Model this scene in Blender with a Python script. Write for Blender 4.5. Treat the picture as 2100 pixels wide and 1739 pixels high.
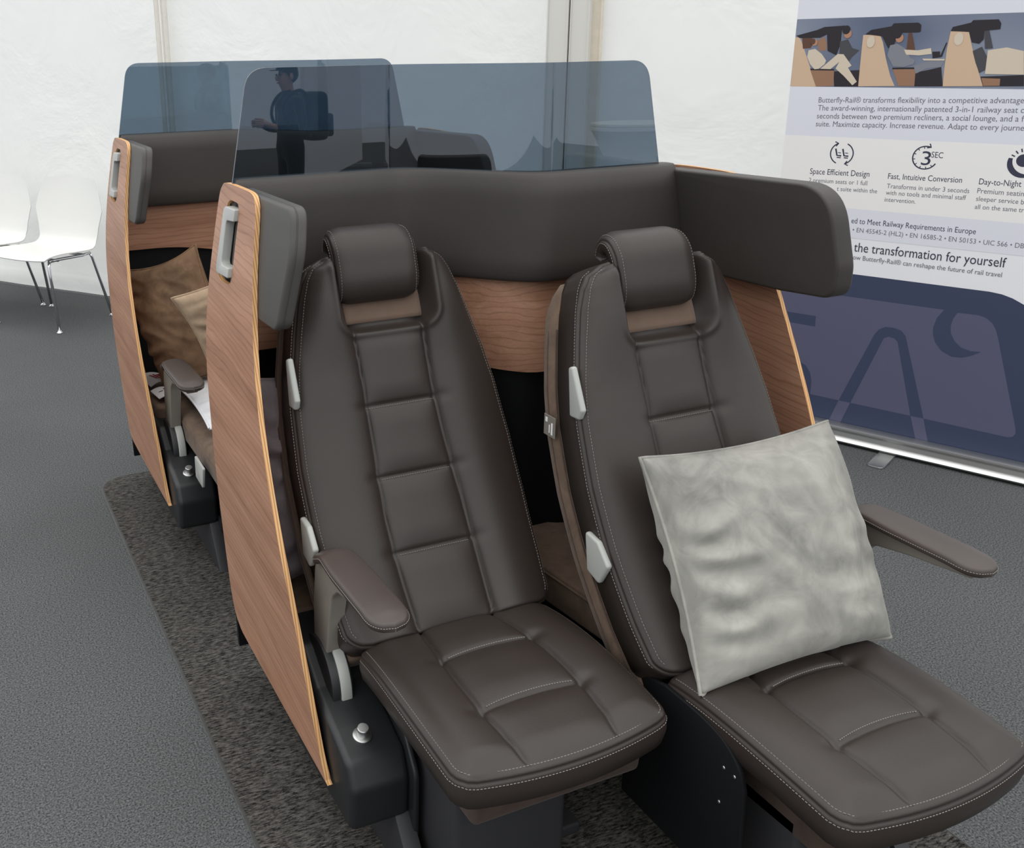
import bpy, bmesh, math, random
import numpy as np
from mathutils import Vector, Matrix, noise

for o in list(bpy.data.objects):
    bpy.data.objects.remove(o)
SC = bpy.context.scene
COL = SC.collection

# ------------------------------------------------------------------ camera
cam_d = bpy.data.cameras.new('camera')
cam = bpy.data.objects.new('camera', cam_d)
COL.objects.link(cam)
PITCH, ROLL, YAW = 0.28703, -0.01832, 0.39682
FOC, CX, CY = 2040.0, 723.0, 698.0            # in pixels of the 2100 x 1739 frame
cy, sy, cp, sp, cr, sr = (math.cos(YAW), math.sin(YAW), math.cos(PITCH), math.sin(PITCH), math.cos(ROLL), math.sin(ROLL))
A = Matrix(((1, 0, 0), (0, -sp, -cp), (0, cp, -sp)))
B = Matrix(((cr, -sr, 0), (sr, cr, 0), (0, 0, 1)))
Z = Matrix(((cy, -sy, 0), (sy, cy, 0), (0, 0, 1)))
R = B @ A @ Z
rot = Matrix((R[0], -R[1], -R[2])).transposed()
cam.matrix_world = Matrix.Translation((0, 0, 1.6)) @ rot.to_4x4()
cam_d.sensor_fit = 'HORIZONTAL'
cam_d.sensor_width = 36.0
cam_d.lens = FOC * 36.0 / 2100.0
cam_d.shift_x = (1050.0 - CX) / 2100.0
cam_d.shift_y = -(869.5 - CY) / 2100.0
cam_d.clip_end = 200
SC.camera = cam

# ------------------------------------------------------------------ light: overcast daylight through an open marquee
W = bpy.data.worlds.new('overcast_sky')
SC.world = W
W.use_nodes = True
bg = W.node_tree.nodes['Background']
# overcast sky: the zenith three times as bright as the horizon
wt = W.node_tree
tc_ = wt.nodes.new('ShaderNodeTexCoord'); sx_ = wt.nodes.new('ShaderNodeSeparateXYZ'); mr_ = wt.nodes.new('ShaderNodeMapRange'); rp_ = wt.nodes.new('ShaderNodeMix'); rp_.data_type = 'RGBA'
wt.links.new(tc_.outputs['Generated'], sx_.inputs[0]); wt.links.new(sx_.outputs[2], mr_.inputs[0]); wt.links.new(mr_.outputs[0], rp_.inputs[0])
rp_.inputs[6].default_value = (0.365, 0.385, 0.415, 1); rp_.inputs[7].default_value = (1.0, 1.0, 0.985, 1)
wt.links.new(rp_.outputs[2], bg.inputs[0])
bg.inputs[1].default_value = 1.65
SC.view_settings.view_transform = 'Standard'
SC.view_settings.look = 'None'
SC.view_settings.exposure = 0.48
SC.view_settings.gamma = 1.0
SC.view_settings.use_curve_mapping = False
SC.cycles.max_bounces = 10
SC.cycles.diffuse_bounces = 4
SC.cycles.glossy_bounces = 4
SC.cycles.transparent_max_bounces = 16
SC.cycles.use_denoising = True

# ------------------------------------------------------------------ materials
def lin(*c):
    return tuple(((v / 255) / 12.92 if v <= 10 else ((v / 255 + 0.055) / 1.055) ** 2.4) for v in c)

def base_mat(name, col, rough=0.5, metal=0.0, spec=0.5, sheen=0.0, coat=0.0):
    m = bpy.data.materials.new(name)
    m.use_nodes = True
    n = m.node_tree.nodes
    p = n['Principled BSDF']
    p.inputs['Base Color'].default_value = (*col, 1)
    p.inputs['Roughness'].default_value = rough
    p.inputs['Metallic'].default_value = metal
    p.inputs['Specular IOR Level'].default_value = spec
    p.inputs['Sheen Weight'].default_value = sheen
    p.inputs['Sheen Roughness'].default_value = 0.4
    p.inputs['Coat Weight'].default_value = coat
    return m

class N:
    """small node helper"""
    def __init__(s, m):
        s.t = m.node_tree; s.n = s.t.nodes; s.p = s.n['Principled BSDF']; s._tc = None
    def link(s, a, b): s.t.links.new(a, b)
    def obj(s):
        if s._tc is None: s._tc = s.n.new('ShaderNodeTexCoord').outputs['Object']
        return s._tc
    def mapping(s, scale=(1, 1, 1), rot=(0, 0, 0), src=None):
        m = s.n.new('ShaderNodeMapping'); m.inputs['Scale'].default_value = scale; m.inputs['Rotation'].default_value = rot
        s.link(src or s.obj(), m.inputs['Vector']); return m.outputs[0]
    def noise(s, scale, detail=2, rough=0.5, vec=None, dist=0.0):
        m = s.n.new('ShaderNodeTexNoise'); m.inputs['Scale'].default_value = scale; m.inputs['Detail'].default_value = detail
        m.inputs['Roughness'].default_value = rough; m.inputs['Distortion'].default_value = dist
        s.link(vec or s.obj(), m.inputs['Vector']); return m.outputs['Fac']
    def ramp(s, fac, stops):
        m = s.n.new('ShaderNodeValToRGB'); e = m.color_ramp.elements
        while len(e) < len(stops): e.new(0.5)
        for el, (pos, c) in zip(e, stops): el.position = pos; el.color = (*c, 1)
        s.link(fac, m.inputs[0]); return m.outputs[0]
    def mix(s, fac, a, b, mode='MIX'):
        m = s.n.new('ShaderNodeMix'); m.data_type = 'RGBA'; m.blend_type = mode
        for i, v in ((0, fac), (6, a), (7, b)):
            if isinstance(v, (int, float)): m.inputs[i].default_value = v
            elif isinstance(v, tuple): m.inputs[i].default_value = (*v, 1)
            else: s.link(v, m.inputs[i])
        return m.outputs[2]
    def bump(s, h, strength, dist=0.01):
        m = s.n.new('ShaderNodeBump'); m.inputs['Strength'].default_value = strength; m.inputs['Distance'].default_value = dist
        s.link(h, m.inputs['Height']); s.link(m.outputs[0], s.p.inputs['Normal'])
    def color(s, c): s.link(c, s.p.inputs['Base Color'])

def leather(name, col, rough=0.42, spec=0.5):
    m = base_mat(name, col, rough, spec=spec); k = N(m)
    f = k.noise(420, 3, 0.6)
    g = k.noise(9, 3, 0.5)
    k.color(k.mix(g, tuple(c * 0.9 for c in col), tuple(c * 1.1 for c in col)))
    k.bump(f, 0.12, 0.002)
    return m

def fabric(name, col, var=0.25, scale=14, rough=0.9, sheen=0.3, bump=0.25, fine=300):
    m = base_mat(name, col, rough, spec=0.15, sheen=sheen); k = N(m)
    a = k.noise(scale, 4, 0.6, dist=0.6)
    c = k.ramp(a, [(0.3, tuple(v * (1 - var) for v in col)), (0.7, tuple(v * (1 + var) for v in col))])
    k.color(c)
    k.bump(k.noise(fine, 2, 0.6), bump, 0.003)
    return m

def wood(name, dirn):
    """open grained veneer; dirn = (rotation of the grain about x, y, z), stretched along local x after rotation"""
    m = base_mat(name, lin(170, 125, 100), 0.45, spec=0.35); k = N(m)
    v = k.mapping((1.0, 1.0, 1.0), dirn)
    w = k.n.new('ShaderNodeMapping'); w.inputs['Scale'].default_value = (1.6, 16, 16); k.link(v, w.inputs['Vector']); v1 = w.outputs[0]
    w2 = k.n.new('ShaderNodeMapping'); w2.inputs['Scale'].default_value = (6, 190, 190); k.link(v, w2.inputs['Vector']); v2 = w2.outputs[0]
    big = k.noise(1.0, 5, 0.62, v1, 0.8)
    fine = k.noise(1.0, 3, 0.6, v2)
    c = k.ramp(big, [(0.28, lin(148, 107, 84)), (0.44, lin(166, 123, 98)), (0.56, lin(174, 131, 106)), (0.74, lin(185, 142, 116))])
    lines = k.n.new('ShaderNodeTexWave'); lines.wave_type = 'BANDS'; lines.bands_direction = 'Y'
    lines.inputs['Scale'].default_value = 19; lines.inputs['Distortion'].default_value = 12.0; lines.inputs['Detail'].default_value = 3
    lines.inputs['Detail Scale'].default_value = 0.5
    w3 = k.n.new('ShaderNodeMapping'); w3.inputs['Scale'].default_value = (0.28, 1, 1); k.link(v, w3.inputs['Vector']); k.link(w3.outputs[0], lines.inputs['Vector'])
    ln = k.ramp(lines.outputs['Fac'], [(0.0, (0.50, 0.46, 0.43)), (0.15, (1, 1, 1)), (1.0, (1, 1, 1))])
    c = k.mix(0.45, c, ln, 'MULTIPLY')
    fl = k.ramp(fine, [(0.3, (0.80, 0.78, 0.76)), (0.55, (1, 1, 1))])
    c = k.mix(0.5, c, fl, 'MULTIPLY')
    k.color(c)
    k.bump(fine, 0.08, 0.002)
    return m

def plywood():
    m = base_mat('plywood_edge', lin(205, 160, 110), 0.55, spec=0.3); k = N(m)
    sep = k.n.new('ShaderNodeSeparateXYZ'); k.link(k.obj(), sep.inputs[0])
    mt = k.n.new('ShaderNodeMath'); mt.operation = 'MULTIPLY'; mt.inputs[1].default_value = 2 * math.pi / 0.006
    k.link(sep.outputs[0], mt.inputs[0])
    sn = k.n.new('ShaderNodeMath'); sn.operation = 'SINE'; k.link(mt.outputs[0], sn.inputs[0])
    mr = k.n.new('ShaderNodeMapRange'); mr.inputs[1].default_value = -1; mr.inputs[2].default_value = 1; k.link(sn.outputs[0], mr.inputs[0])
    k.color(k.ramp(mr.outputs[0], [(0.0, lin(165, 120, 78)), (0.35, lin(208, 160, 108)), (1.0, lin(219, 174, 122))]))
    return m

def carpet(name, c1, c2, scale, stretch=(1, 1, 1), bump=0.5, contrast=(0.35, 0.65)):
    m = base_mat(name, c1, 0.95, spec=0.1); k = N(m)
    v = k.mapping(stretch)
    a = k.noise(scale, 6, 0.82, v)
    b = k.noise(1.3, 3, 0.5)
    c = k.ramp(a, [(contrast[0], c1), (contrast[1], c2)])
    s = k.ramp(b, [(0.3, (0.92, 0.92, 0.92)), (0.7, (1.06, 1.06, 1.06))])
    k.color(k.mix(1.0, c, s, 'MULTIPLY'))
    k.bump(a, bump, 0.006)
    return m

def tent_fabric():
    m = bpy.data.materials.new('tent_fabric'); m.use_nodes = True
    k = N(m); p = k.p; out = k.n['Material Output']
    col = (0.88, 0.88, 0.85)
    p.inputs['Base Color'].default_value = (*col, 1); p.inputs['Roughness'].default_value = 0.6; p.inputs['Specular IOR Level'].default_value = 0.2
    g = k.noise(1.6, 5, 0.6, dist=0.5)
    k.bump(g, 0.5, 0.06)
    tr = k.n.new('ShaderNodeBsdfTranslucent'); tr.inputs[0].default_value = (0.94, 0.94, 0.91, 1)
    mx = k.n.new('ShaderNodeMixShader'); mx.inputs[0].default_value = 0.40
    k.link(p.outputs[0], mx.inputs[1]); k.link(tr.outputs[0], mx.inputs[2]); k.link(mx.outputs[0], out.inputs[0])
    return m

def tinted_glass():
    m = bpy.data.materials.new('tinted_glass'); m.use_nodes = True
    t = m.node_tree; n = t.nodes; n.remove(n['Principled BSDF']); out = n['Material Output']
    a = n.new('ShaderNodeBsdfTransparent'); a.inputs[0].default_value = (0.38, 0.448, 0.51, 1)
    g = n.new('ShaderNodeBsdfGlossy'); g.inputs['Roughness'].default_value = 0.0; g.inputs[0].default_value = (1, 1, 1, 1)
    f = n.new('ShaderNodeLayerWeight'); f.inputs[0].default_value = 0.5
    pw = n.new('ShaderNodeMath'); pw.operation = 'POWER'; pw.inputs[1].default_value = 5.0
    ma = n.new('ShaderNodeMath'); ma.operation = 'MULTIPLY_ADD'; ma.inputs[1].default_value = 0.92; ma.inputs[2].default_value = 0.072
    t.links.new(f.outputs['Facing'], pw.inputs[0]); t.links.new(pw.outputs[0], ma.inputs[0])
    mx = n.new('ShaderNodeMixShader')
    t.links.new(ma.outputs[0], mx.inputs[0]); t.links.new(a.outputs[0], mx.inputs[1]); t.links.new(g.outputs[0], mx.inputs[2]); t.links.new(mx.outputs[0], out.inputs[0])
    return m

def metal(name, col, rough=0.35):
    m = base_mat(name, col, rough, metal=1.0); k = N(m)
    k.bump(k.noise(500, 2, 0.5), 0.03, 0.001)
    return m

def plastic(name, col, rough=0.45, spec=0.5, bump=0.1):
    m = base_mat(name, col, rough, spec=spec); k = N(m)
    k.bump(k.noise(900, 2, 0.5), bump, 0.0006)
    return m

def velvet(name, c1, c2, scale=5.0):
    m = base_mat(name, c1, 0.75, spec=0.2, sheen=0.45); k = N(m)
    v = k.mapping((1, 1, 1))
    a = k.noise(scale, 4, 0.55, v, 1.0)
    b = k.noise(scale * 5, 4, 0.65, v, 1.0)
    mm = k.mix(0.3, a, b)
    k.color(k.ramp(mm, [(0.38, c1), (0.62, c2)]))
    k.p.inputs['Sheen Tint'].default_value = (*c2, 1)
    k.bump(b, 0.22, 0.005)
    return m
def rotm(g, c):
    g = Vector(g).normalized(); c = Vector(c).normalized(); x = g.cross(c)
    return tuple(Matrix((g, c, x)).to_euler('XYZ'))

LEA = leather('brown_leather', lin(49, 42, 38), 0.43, 0.42)
LEA_PAD = leather('charcoal_leather', lin(63, 59, 56), 0.5, 0.4)
LEA_GREY = leather('grey_vinyl', lin(70, 68, 65), 0.5, 0.4)
LEA_ARM = leather('armrest_leather', lin(66, 57, 53), 0.45)
WOOD_SIDE = wood('walnut_veneer_side', rotm((0, 1, 0.08), (0, -0.08, 1)))
WOOD_BACK = wood('walnut_veneer_back', rotm((1, 0, 0), (0, 0, 1)))
PLY = plywood()
BLACK = plastic('black_plastic', lin(30, 31, 33), 0.42, 0.5)
BLACK_MATT = plastic('black_panel', lin(17, 18, 20), 0.6, 0.2)
DARK_SHEET = plastic('dark_grey_sheet', lin(48, 48, 50), 0.5, 0.4)
ALU = metal('satin_aluminium', lin(196, 197, 196), 0.38)
HANDLE = plastic('silver_paint', lin(168, 169, 164), 0.38, 0.5, 0.02)
ARM_METAL = plastic('grey_bronze_paint', lin(124, 118, 110), 0.42, 0.5, 0.02)
CHROME = metal('chrome', lin(210, 212, 215), 0.12)
SUEDE = fabric('brown_suede', lin(104, 87, 74), 0.22, 22, 0.95, 0.12, 0.2)
SUEDE_DARK = fabric('dark_suede', lin(72, 60, 53), 0.15, 22, 0.95, 0.1, 0.2)
PATCH = fabric('headrest_cloth', lin(110, 92, 80), 0.05, 30, 0.95, 0.2, 0.3, 700)
THREAD = base_mat('thread', lin(122, 116, 110), 0.7)
VELVET_GREY = velvet('grey_velvet', lin(116, 115, 111), lin(170, 168, 160), 2.6)
VELVET_BROWN = velvet('brown_velvet', lin(94, 73, 55), lin(140, 111, 86), 4)
VELVET_TAN = velvet('tan_velvet', lin(142, 121, 99), lin(166, 144, 120), 5)
VELVET_PLUM = velvet('plum_velvet', lin(110, 101, 104), lin(140, 131, 134), 4)
LINEN = fabric('white_linen', (0.82, 0.82, 0.84), 0.03, 20, 0.9, 0.1, 0.15)
PAPER = base_mat('white_paper', (0.8, 0.8, 0.8), 0.6)
INK_RED = base_mat('red_ink', lin(190, 40, 45), 0.6)
INK_DARK = base_mat('dark_ink', lin(40, 40, 46), 0.6)
SHELL_WHITE = plastic('white_chair_shell', (0.74, 0.735, 0.70), 0.4, 0.5, 0.01)
CARPET = carpet('grey_carpet', lin(26, 27, 28), lin(118, 120, 121), 210, (1, 1, 1), 0.25, (0.38, 0.64))
RUG = carpet('charcoal_rug', lin(15, 15, 15), lin(112, 109, 104), 150, (0.35, 1.3, 1), 0.5, (0.40, 0.66))
RUG_EDGE = fabric('rug_piping', lin(64, 64, 63), 0.15, 60, 0.95)
TENT = tent_fabric()
POLE_ALU = plastic('anodised_pole', lin(216, 214, 207), 0.4, 0.4, 0.05)
STRAP = fabric('cream_strap', lin(222, 213, 196), 0.06, 20)
GLASS = tinted_glass()

# ------------------------------------------------------------------ mesh helpers
def link(name, verts, faces, mats, parent=None, smooth=True, fm=None):
    me = bpy.data.meshes.new(name)
    off = Vector((0, 0, 0))
    if parent is not None:
        q = parent
        while q is not None: off += q.location; q = q.parent
    me.from_pydata([tuple(Vector(v) - off) for v in verts], [], faces)
    if not isinstance(mats, (list, tuple)): mats = [mats]
    for m in mats: me.materials.append(m)
    if fm is not None: me.polygons.foreach_set('material_index', fm)
    if smooth: me.polygons.foreach_set('use_smooth', [True] * len(me.polygons))
    me.update()
    o = bpy.data.objects.new(name, me)
    COL.objects.link(o)
    if parent is not None: o.parent = parent
    return o

def from_bm(name, bm, mats, parent=None, smooth=False, fm=None, angle=None):
    bmesh.ops.recalc_face_normals(bm, faces=bm.faces)
    bm.verts.ensure_lookup_table()
    v = [tuple(x.co) for x in bm.verts]
    for i, x in enumerate(bm.verts): x.index = i
    f = [[x.index for x in p.verts] for p in bm.faces]
    idx = [p.material_index for p in bm.faces]
    bm.free()
    o = link(name, v, f, mats, parent, smooth, idx if fm is None else fm)
    if angle is not None:
        o.data.polygons.foreach_set('use_smooth', [True] * len(o.data.polygons))
        o.data.set_sharp_from_angle(angle=math.radians(angle))
    return o

def empty(name, loc, label, cat, group=None):
    o = bpy.data.objects.new(name, None)
    COL.objects.link(o); o.location = loc; o.empty_display_size = 0.1
    tag(o, label, cat, group)
    return o

def tag(o, label, cat=None, group=None, kind=None):
    if label: o['label'] = label
    if cat: o['category'] = cat
    if group: o['group'] = group
    if kind: o['kind'] = kind
    return o

def prism_bm(poly, axis, lo, hi, bevel=0.0, seg=3, bm=None):
    """extrude a 2-D outline along an axis ('x': outline in y,z; 'y': x,z; 'z': x,y)"""
    bm = bm or bmesh.new()
    def P(a, b, c): return {'x': (c, a, b), 'y': (a, c, b), 'z': (a, b, c)}[axis]
    v0 = [bm.verts.new(P(a, b, lo)) for a, b in poly]
    v1 = [bm.verts.new(P(a, b, hi)) for a, b in poly]
    fs = [bm.faces.new(v0), bm.faces.new(v1[::-1])]
    n = len(poly)
    for i in range(n): fs.append(bm.faces.new((v0[i], v1[i], v1[(i + 1) % n], v0[(i + 1) % n])))
    bmesh.ops.recalc_face_normals(bm, faces=fs)
    if bevel:
        ed = set()
        for f in fs[:2]: ed.update(f.edges)
        bmesh.ops.bevel(bm, geom=list(ed), offset=bevel, segments=seg, profile=0.5, affect='EDGES', clamp_overlap=True)
    return bm

def box_bm(lo, hi, bevel=0.0, seg=3, bm=None):
    t = bmesh.new()
    bmesh.ops.create_cube(t, size=1)
    for v in t.verts: v.co = Vector([lo[i] + (v.co[i] + .5) * (hi[i] - lo[i]) for i in range(3)])
    if bevel: bmesh.ops.bevel(t, geom=t.edges[:], offset=bevel, segments=seg, profile=0.5, affect='EDGES', clamp_overlap=True)
    if bm is None: return t
    merge(bm, t); return bm

def merge(bm, t):
    vs = [bm.verts.new(v.co) for v in t.verts]
    for i, v in enumerate(t.verts): v.index = i
    for f in t.faces:
        nf = bm.faces.new([vs[v.index] for v in f.verts]); nf.material_index = f.material_index
    t.free()

def smooth_poly(pts, n=8, closed=False):
    """Catmull-Rom through points"""
    p = [np.array(q, float) for q in pts]; out = []
    m = len(p)
    for i in range(m if closed else m - 1):
        a = p[(i - 1) % m] if closed or i > 0 else 2 * p[0] - p[1]
        b = p[i]; c = p[(i + 1) % m]
        d = p[(i + 2) % m] if closed or i + 2 < m else 2 * p[-1] - p[-2]
        for k in range(n):
            t = k / n
            out.append(.5 * ((2 * b) + (-a + c) * t + (2 * a - 5 * b + 4 * c - d) * t * t + (-a + 3 * b - 3 * c + d) * t ** 3))
    if not closed: out.append(p[-1])
    return [tuple(q) for q in out]

def round_poly(pts, radii, seg=8):
    """round the corners of a closed 2-D outline"""
    out = []; n = len(pts)
    for i in range(n):
        p = np.array(pts[i], float); a = np.array(pts[i - 1], float); b = np.array(pts[(i + 1) % n], float)
        r = radii[i] if isinstance(radii, (list, tuple)) else radii
        if r <= 0: out.append(tuple(p)); continue
        ua = (a - p) / np.linalg.norm(a - p); ub = (b - p) / np.linalg.norm(b - p)
        ang = math.acos(max(-1, min(1, float(ua @ ub))))
        d = min(r / math.tan(ang / 2), np.linalg.norm(a - p) * .49, np.linalg.norm(b - p) * .49)
        p0 = p + ua * d; p1 = p + ub * d
        for k in range(seg + 1):
            t = k / seg
            out.append(tuple((1 - t) ** 2 * p0 + 2 * t * (1 - t) * p + t * t * p1))
    return out

def tube(path, rad, sides=10, caps=True, bm=None):
    bm = bm or bmesh.new()
    path = [Vector(p) for p in path]; rings = []
    up = Vector((0, 0, 1))
    for i, p in enumerate(path):
        t = (path[min(i + 1, len(path) - 1)] - path[max(i - 1, 0)]).normalized()
        if i == 0:
            x = t.cross(up if abs(t.z) < .9 else Vector((1, 0, 0))).normalized()
        else:
            x = (x - t * x.dot(t)).normalized()
        y = t.cross(x)
        r = rad[i] if isinstance(rad, (list, tuple)) else rad
        rings.append([bm.verts.new(p + (x * math.cos(a) + y * math.sin(a)) * r) for a in [2 * math.pi * k / sides for k in range(sides)]])
    for a, b in zip(rings, rings[1:]):
        for k in range(sides): bm.faces.new((a[k], a[(k + 1) % sides], b[(k + 1) % sides], b[k]))
    if caps: bm.faces.new(rings[0][::-1]); bm.faces.new(rings[-1])
    return bm

def lathe(prof, c, sides=24, axis=Vector((0, 0, 1)), bm=None):
    """revolve (r, h) pairs about an axis through c"""
    bm = bm or bmesh.new(); c = Vector(c); axis = axis.normalized()
    x = axis.cross(Vector((0, 1, 0)) if abs(axis.y) < .9 else Vector((1, 0, 0))).normalized(); y = axis.cross(x)
    rings = [[bm.verts.new(c + axis * h + (x * math.cos(a) + y * math.sin(a)) * max(r, 1e-4)) for a in [2 * math.pi * k / sides for k in range(sides)]] for r, h in prof]
    for a, b in zip(rings, rings[1:]):
        for k in range(sides): bm.faces.new((a[k], a[(k + 1) % sides], b[(k + 1) % sides], b[k]))
    bm.faces.new(rings[0][::-1]); bm.faces.new(rings[-1])
    return bm

def dashes(bm, pts, nrm, gap=0.0065, ln=0.0042, r=0.00075):
    """a row of stitches along a polyline; nrm gives the surface normal for each point"""
    P = [Vector(p) for p in pts]
    d = [0]
    for a, b in zip(P, P[1:]): d.append(d[-1] + (b - a).length)
    s = gap * .5; i = 0
    while s + ln < d[-1]:
        def at(q):
            k = max(0, min(len(d) - 2, int(np.searchsorted(d, q)) - 1))
            t = (q - d[k]) / max(d[k + 1] - d[k], 1e-9); return P[k].lerp(P[k + 1], t), nrm[k]
        a, na = at(s); b, nb = at(s + ln)
        t = (b - a).normalized(); w = t.cross(na).normalized() * r; h = Vector(na) * r * 1.2
        vs = [bm.verts.new(q) for q in (a - w, a + h, a + w, b - w, b + h, b + w)]
        bm.faces.new((vs[0], vs[1], vs[4], vs[3])); bm.faces.new((vs[1], vs[2], vs[5], vs[4]))
        bm.faces.new((vs[0], vs[2], vs[1])); bm.faces.new((vs[3], vs[4], vs[5]))
        s += gap
    return bm

def stitch_row(parent, pts, nrm, *a):
    bm = bmesh.new(); dashes(bm, pts, nrm, *a); return from_bm('stitching', bm, THREAD, parent)

def sstep(a, b, x):
    t = min(1, max(0, (x - a) / (b - a))); return t * t * (3 - 2 * t)

def cushion(name, P, frame, nu, nv, rings, mats, parent, uvals=None, vvals=None):
    """upholstered block: front surface P(u,v)->(a,b,c), edge rolled back through rings [(out, drop)...], closed behind"""
    us = uvals or [i / nu for i in range(nu + 1)]; vs = vvals or [j / nv for j in range(nv + 1)]
    nu, nv = len(us) - 1, len(vs) - 1
    loc = [[P(u, v) for u in us] for v in vs]
    verts = [frame(*loc[j][i]) for j in range(nv + 1) for i in range(nu + 1)]
    faces = [(j * (nu + 1) + i, j * (nu + 1) + i + 1, (j + 1) * (nu + 1) + i + 1, (j + 1) * (nu + 1) + i) for j in range(nv) for i in range(nu)]
    flat = loc[nv // 2][0][2]
    per = [(0, i) for i in range(nu)] + [(j, nu) for j in range(nv)] + [(nv, nu - i) for i in range(nu)] + [(nv - j, 0) for j in range(nv)]
    pl = [loc[j][i] for j, i in per]; idx = [j * (nu + 1) + i for j, i in per]; n = len(pl)
    nor = []
    for k in range(n):
        t = np.array(pl[(k + 2) % n][:2]) - np.array(pl[k - 2][:2]); L = np.hypot(*t) or 1
        nor.append((t[1] / L, -t[0] / L))
    prev = idx; last = None
    for out, drop in rings:
        cur = []
        for k in range(n):
            a, b, c = pl[k]
            cur.append(len(verts)); verts.append(frame(a + nor[k][0] * out, b + nor[k][1] * out, c - drop))
        for k in range(n): faces.append((prev[k], cur[k], cur[(k + 1) % n], prev[(k + 1) % n]) if False else (prev[(k + 1) % n], prev[k], cur[k], cur[(k + 1) % n]))
        prev = cur
    # closed behind by a coarse copy of the front grid
    inner = {}
    out, drop = rings[-1]
    for j in range(nv + 1):
        for i in range(nu + 1):
            if 0 < i < nu and 0 < j < nv:
                inner[(j, i)] = len(verts); a, b_, c = loc[j][i]
                jj = min(j, nv - j) / nv; ii = min(i, nu - i) / nu
                verts.append(frame(a + out * ((2 * i / nu - 1)), b_ + out * ((2 * j / nv - 1)), c * 0.0 + flat - drop))
    ring = {p: prev[k] for k, p in enumerate(per)}
    g = lambda j, i: ring.get((j, i), inner.get((j, i)))
    for j in range(nv):
        for i in range(nu): faces.append((g(j, i), g(j + 1, i), g(j + 1, i + 1), g(j, i + 1)))
    o = link(name, verts, faces, mats, parent, True)
    return o, loc, pl, nor
# ------------------------------------------------------------------ setting: marquee
WA = Vector((0.381, 7.585, 0)); WD = Vector((0.6112, -0.7915, 0)); WN = Vector((-0.7915, -0.6112, 0))   # a point of the wall, its run, its face
def wallpt(s, z, off=0.0): return WA + WD * s + WN * off + Vector((0, 0, z))

fl = link('floor', [(-10, -16, 0), (12, -16, 0), (12, 12, 0), (-10, 12, 0)], [(0, 1, 2, 3)], CARPET, None, False)
tag(fl, 'dark grey carpet floor of the marquee', kind='structure')

def tent_wall(name, s0, s1, label, seed, zt=3.2):
    ns, nz = int((s1 - s0) / 0.05), 70
    zs = [0.012, 0.015, 0.03, 0.055, 0.085, 0.11, 0.125, 0.135, 0.15] + [0.15 + (zt - 0.15) * (i / nz) for i in range(1, nz + 1)]
    def off(s, z):
        n = noise.noise(Vector((s * 1.1 + seed, z * 0.8, 3.1))) * 0.035 + noise.noise(Vector((s * 3.0 + z * 1.3, z * 2.2, seed))) * 0.010
        n += 0.006 * noise.noise(Vector((s * 9, z * 5, seed + 5)))
        n *= min(1, z / 0.4 + .3)
        if z < 0.15:                                    # weighted hem rolled along the ground
            t = min(1.0, max(0.0, (z - .01) / 0.125)); n += 0.045 * math.sqrt(max(0, 1 - (2 * t - 1) ** 2)) + 0.008 * noise.noise(Vector((s * 2.5, seed, 1)))
        return n + 0.04
    v = [wallpt(s0 + (s1 - s0) * i / ns, z, off(s0 + (s1 - s0) * i / ns, z)) for z in zs for i in range(ns + 1)]
    f = [(j * (ns + 1) + i, j * (ns + 1) + i + 1, (j + 1) * (ns + 1) + i + 1, (j + 1) * (ns + 1) + i) for j in range(len(zs) - 1) for i in range(ns)]
    o = link(name, v, f, TENT, None, True)
    return tag(o, label, kind='structure')
S_POLE = 4.16
tent_wall('wall_left', -3.5, S_POLE + 0.02, 'white fabric wall panel of the marquee left of the pole', 1.7)
tent_wall('wall_right', S_POLE + 0.10, 9.5, 'white fabric wall panel of the marquee right of the pole', 8.3)

# welded seam down the left panel
S_SEAM = 1.755
bm = bmesh.new()
for ds, w, h in ((0.0, 0.005, 0.072), (0.026, 0.020, 0.060), (-0.034, 0.018, 0.060)):
    t = bmesh.new(); pts = []
    for i in range(60):
        z = 0.16 + 3.0 * i / 59; pts.append(wallpt(S_SEAM + ds + 0.004 * math.sin(z * 2.1), z, 0.085 + 0.02 * noise.noise(Vector((z, ds, 2)))))
    tube(pts, w, 6, True, bm)
    t.free()
for v in bm.verts:
    d = (v.co - WA).dot(WN); v.co -= WN * (d - 0.085) * 0.7
SEAMCOL = fabric('tent_seam', lin(226, 221, 210), 0.04, 30, 0.7, 0.0, 0.1)
tag(from_bm('trim_1', bm, SEAMCOL, None, True), 'welded vertical seam in the left fabric wall', kind='structure')

# aluminium tent leg: two extruded channels side by side and a cream webbing strap
def wall_box(bm, s0, s1, o0, o1, z0=0.0, z1=3.2, bev=0.006):
    t = bmesh.new(); bmesh.ops.create_cube(t, size=1)
    for v in t.verts: v.co = wallpt(s0 + (v.co.x + .5) * (s1 - s0), z0 + (v.co.z + .5) * (z1 - z0), o0 + (v.co.y + .5) * (o1 - o0))
    bmesh.ops.bevel(t, geom=t.edges[:], offset=bev, segments=2, affect='EDGES')
    merge(bm, t)
pole = empty('tent_pole', wallpt(S_POLE, 0, 0.12), 'grey aluminium tent pole standing against the white fabric wall', 'tent pole')
bm = bmesh.new(); wall_box(bm, S_POLE - 0.003, S_POLE + 0.100, 0.075, 0.175); from_bm('profile', bm, POLE_ALU, pole, angle=40)
bm = bmesh.new(); wall_box(bm, S_POLE + 0.106, S_POLE + 0.198, 0.07, 0.165); from_bm('channel', bm, POLE_ALU, pole, angle=40)
bm = bmesh.new(); wall_box(bm, S_POLE + 0.097, S_POLE + 0.109, 0.07, 0.155); from_bm('groove', bm, DARK_SHEET, pole, angle=40)
bm = bmesh.new(); wall_box(bm, S_POLE + 0.196, S_POLE + 0.240, 0.085, 0.12, 0, 3.2, 0.004); from_bm('webbing_strap', bm, STRAP, pole, angle=40)

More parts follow.
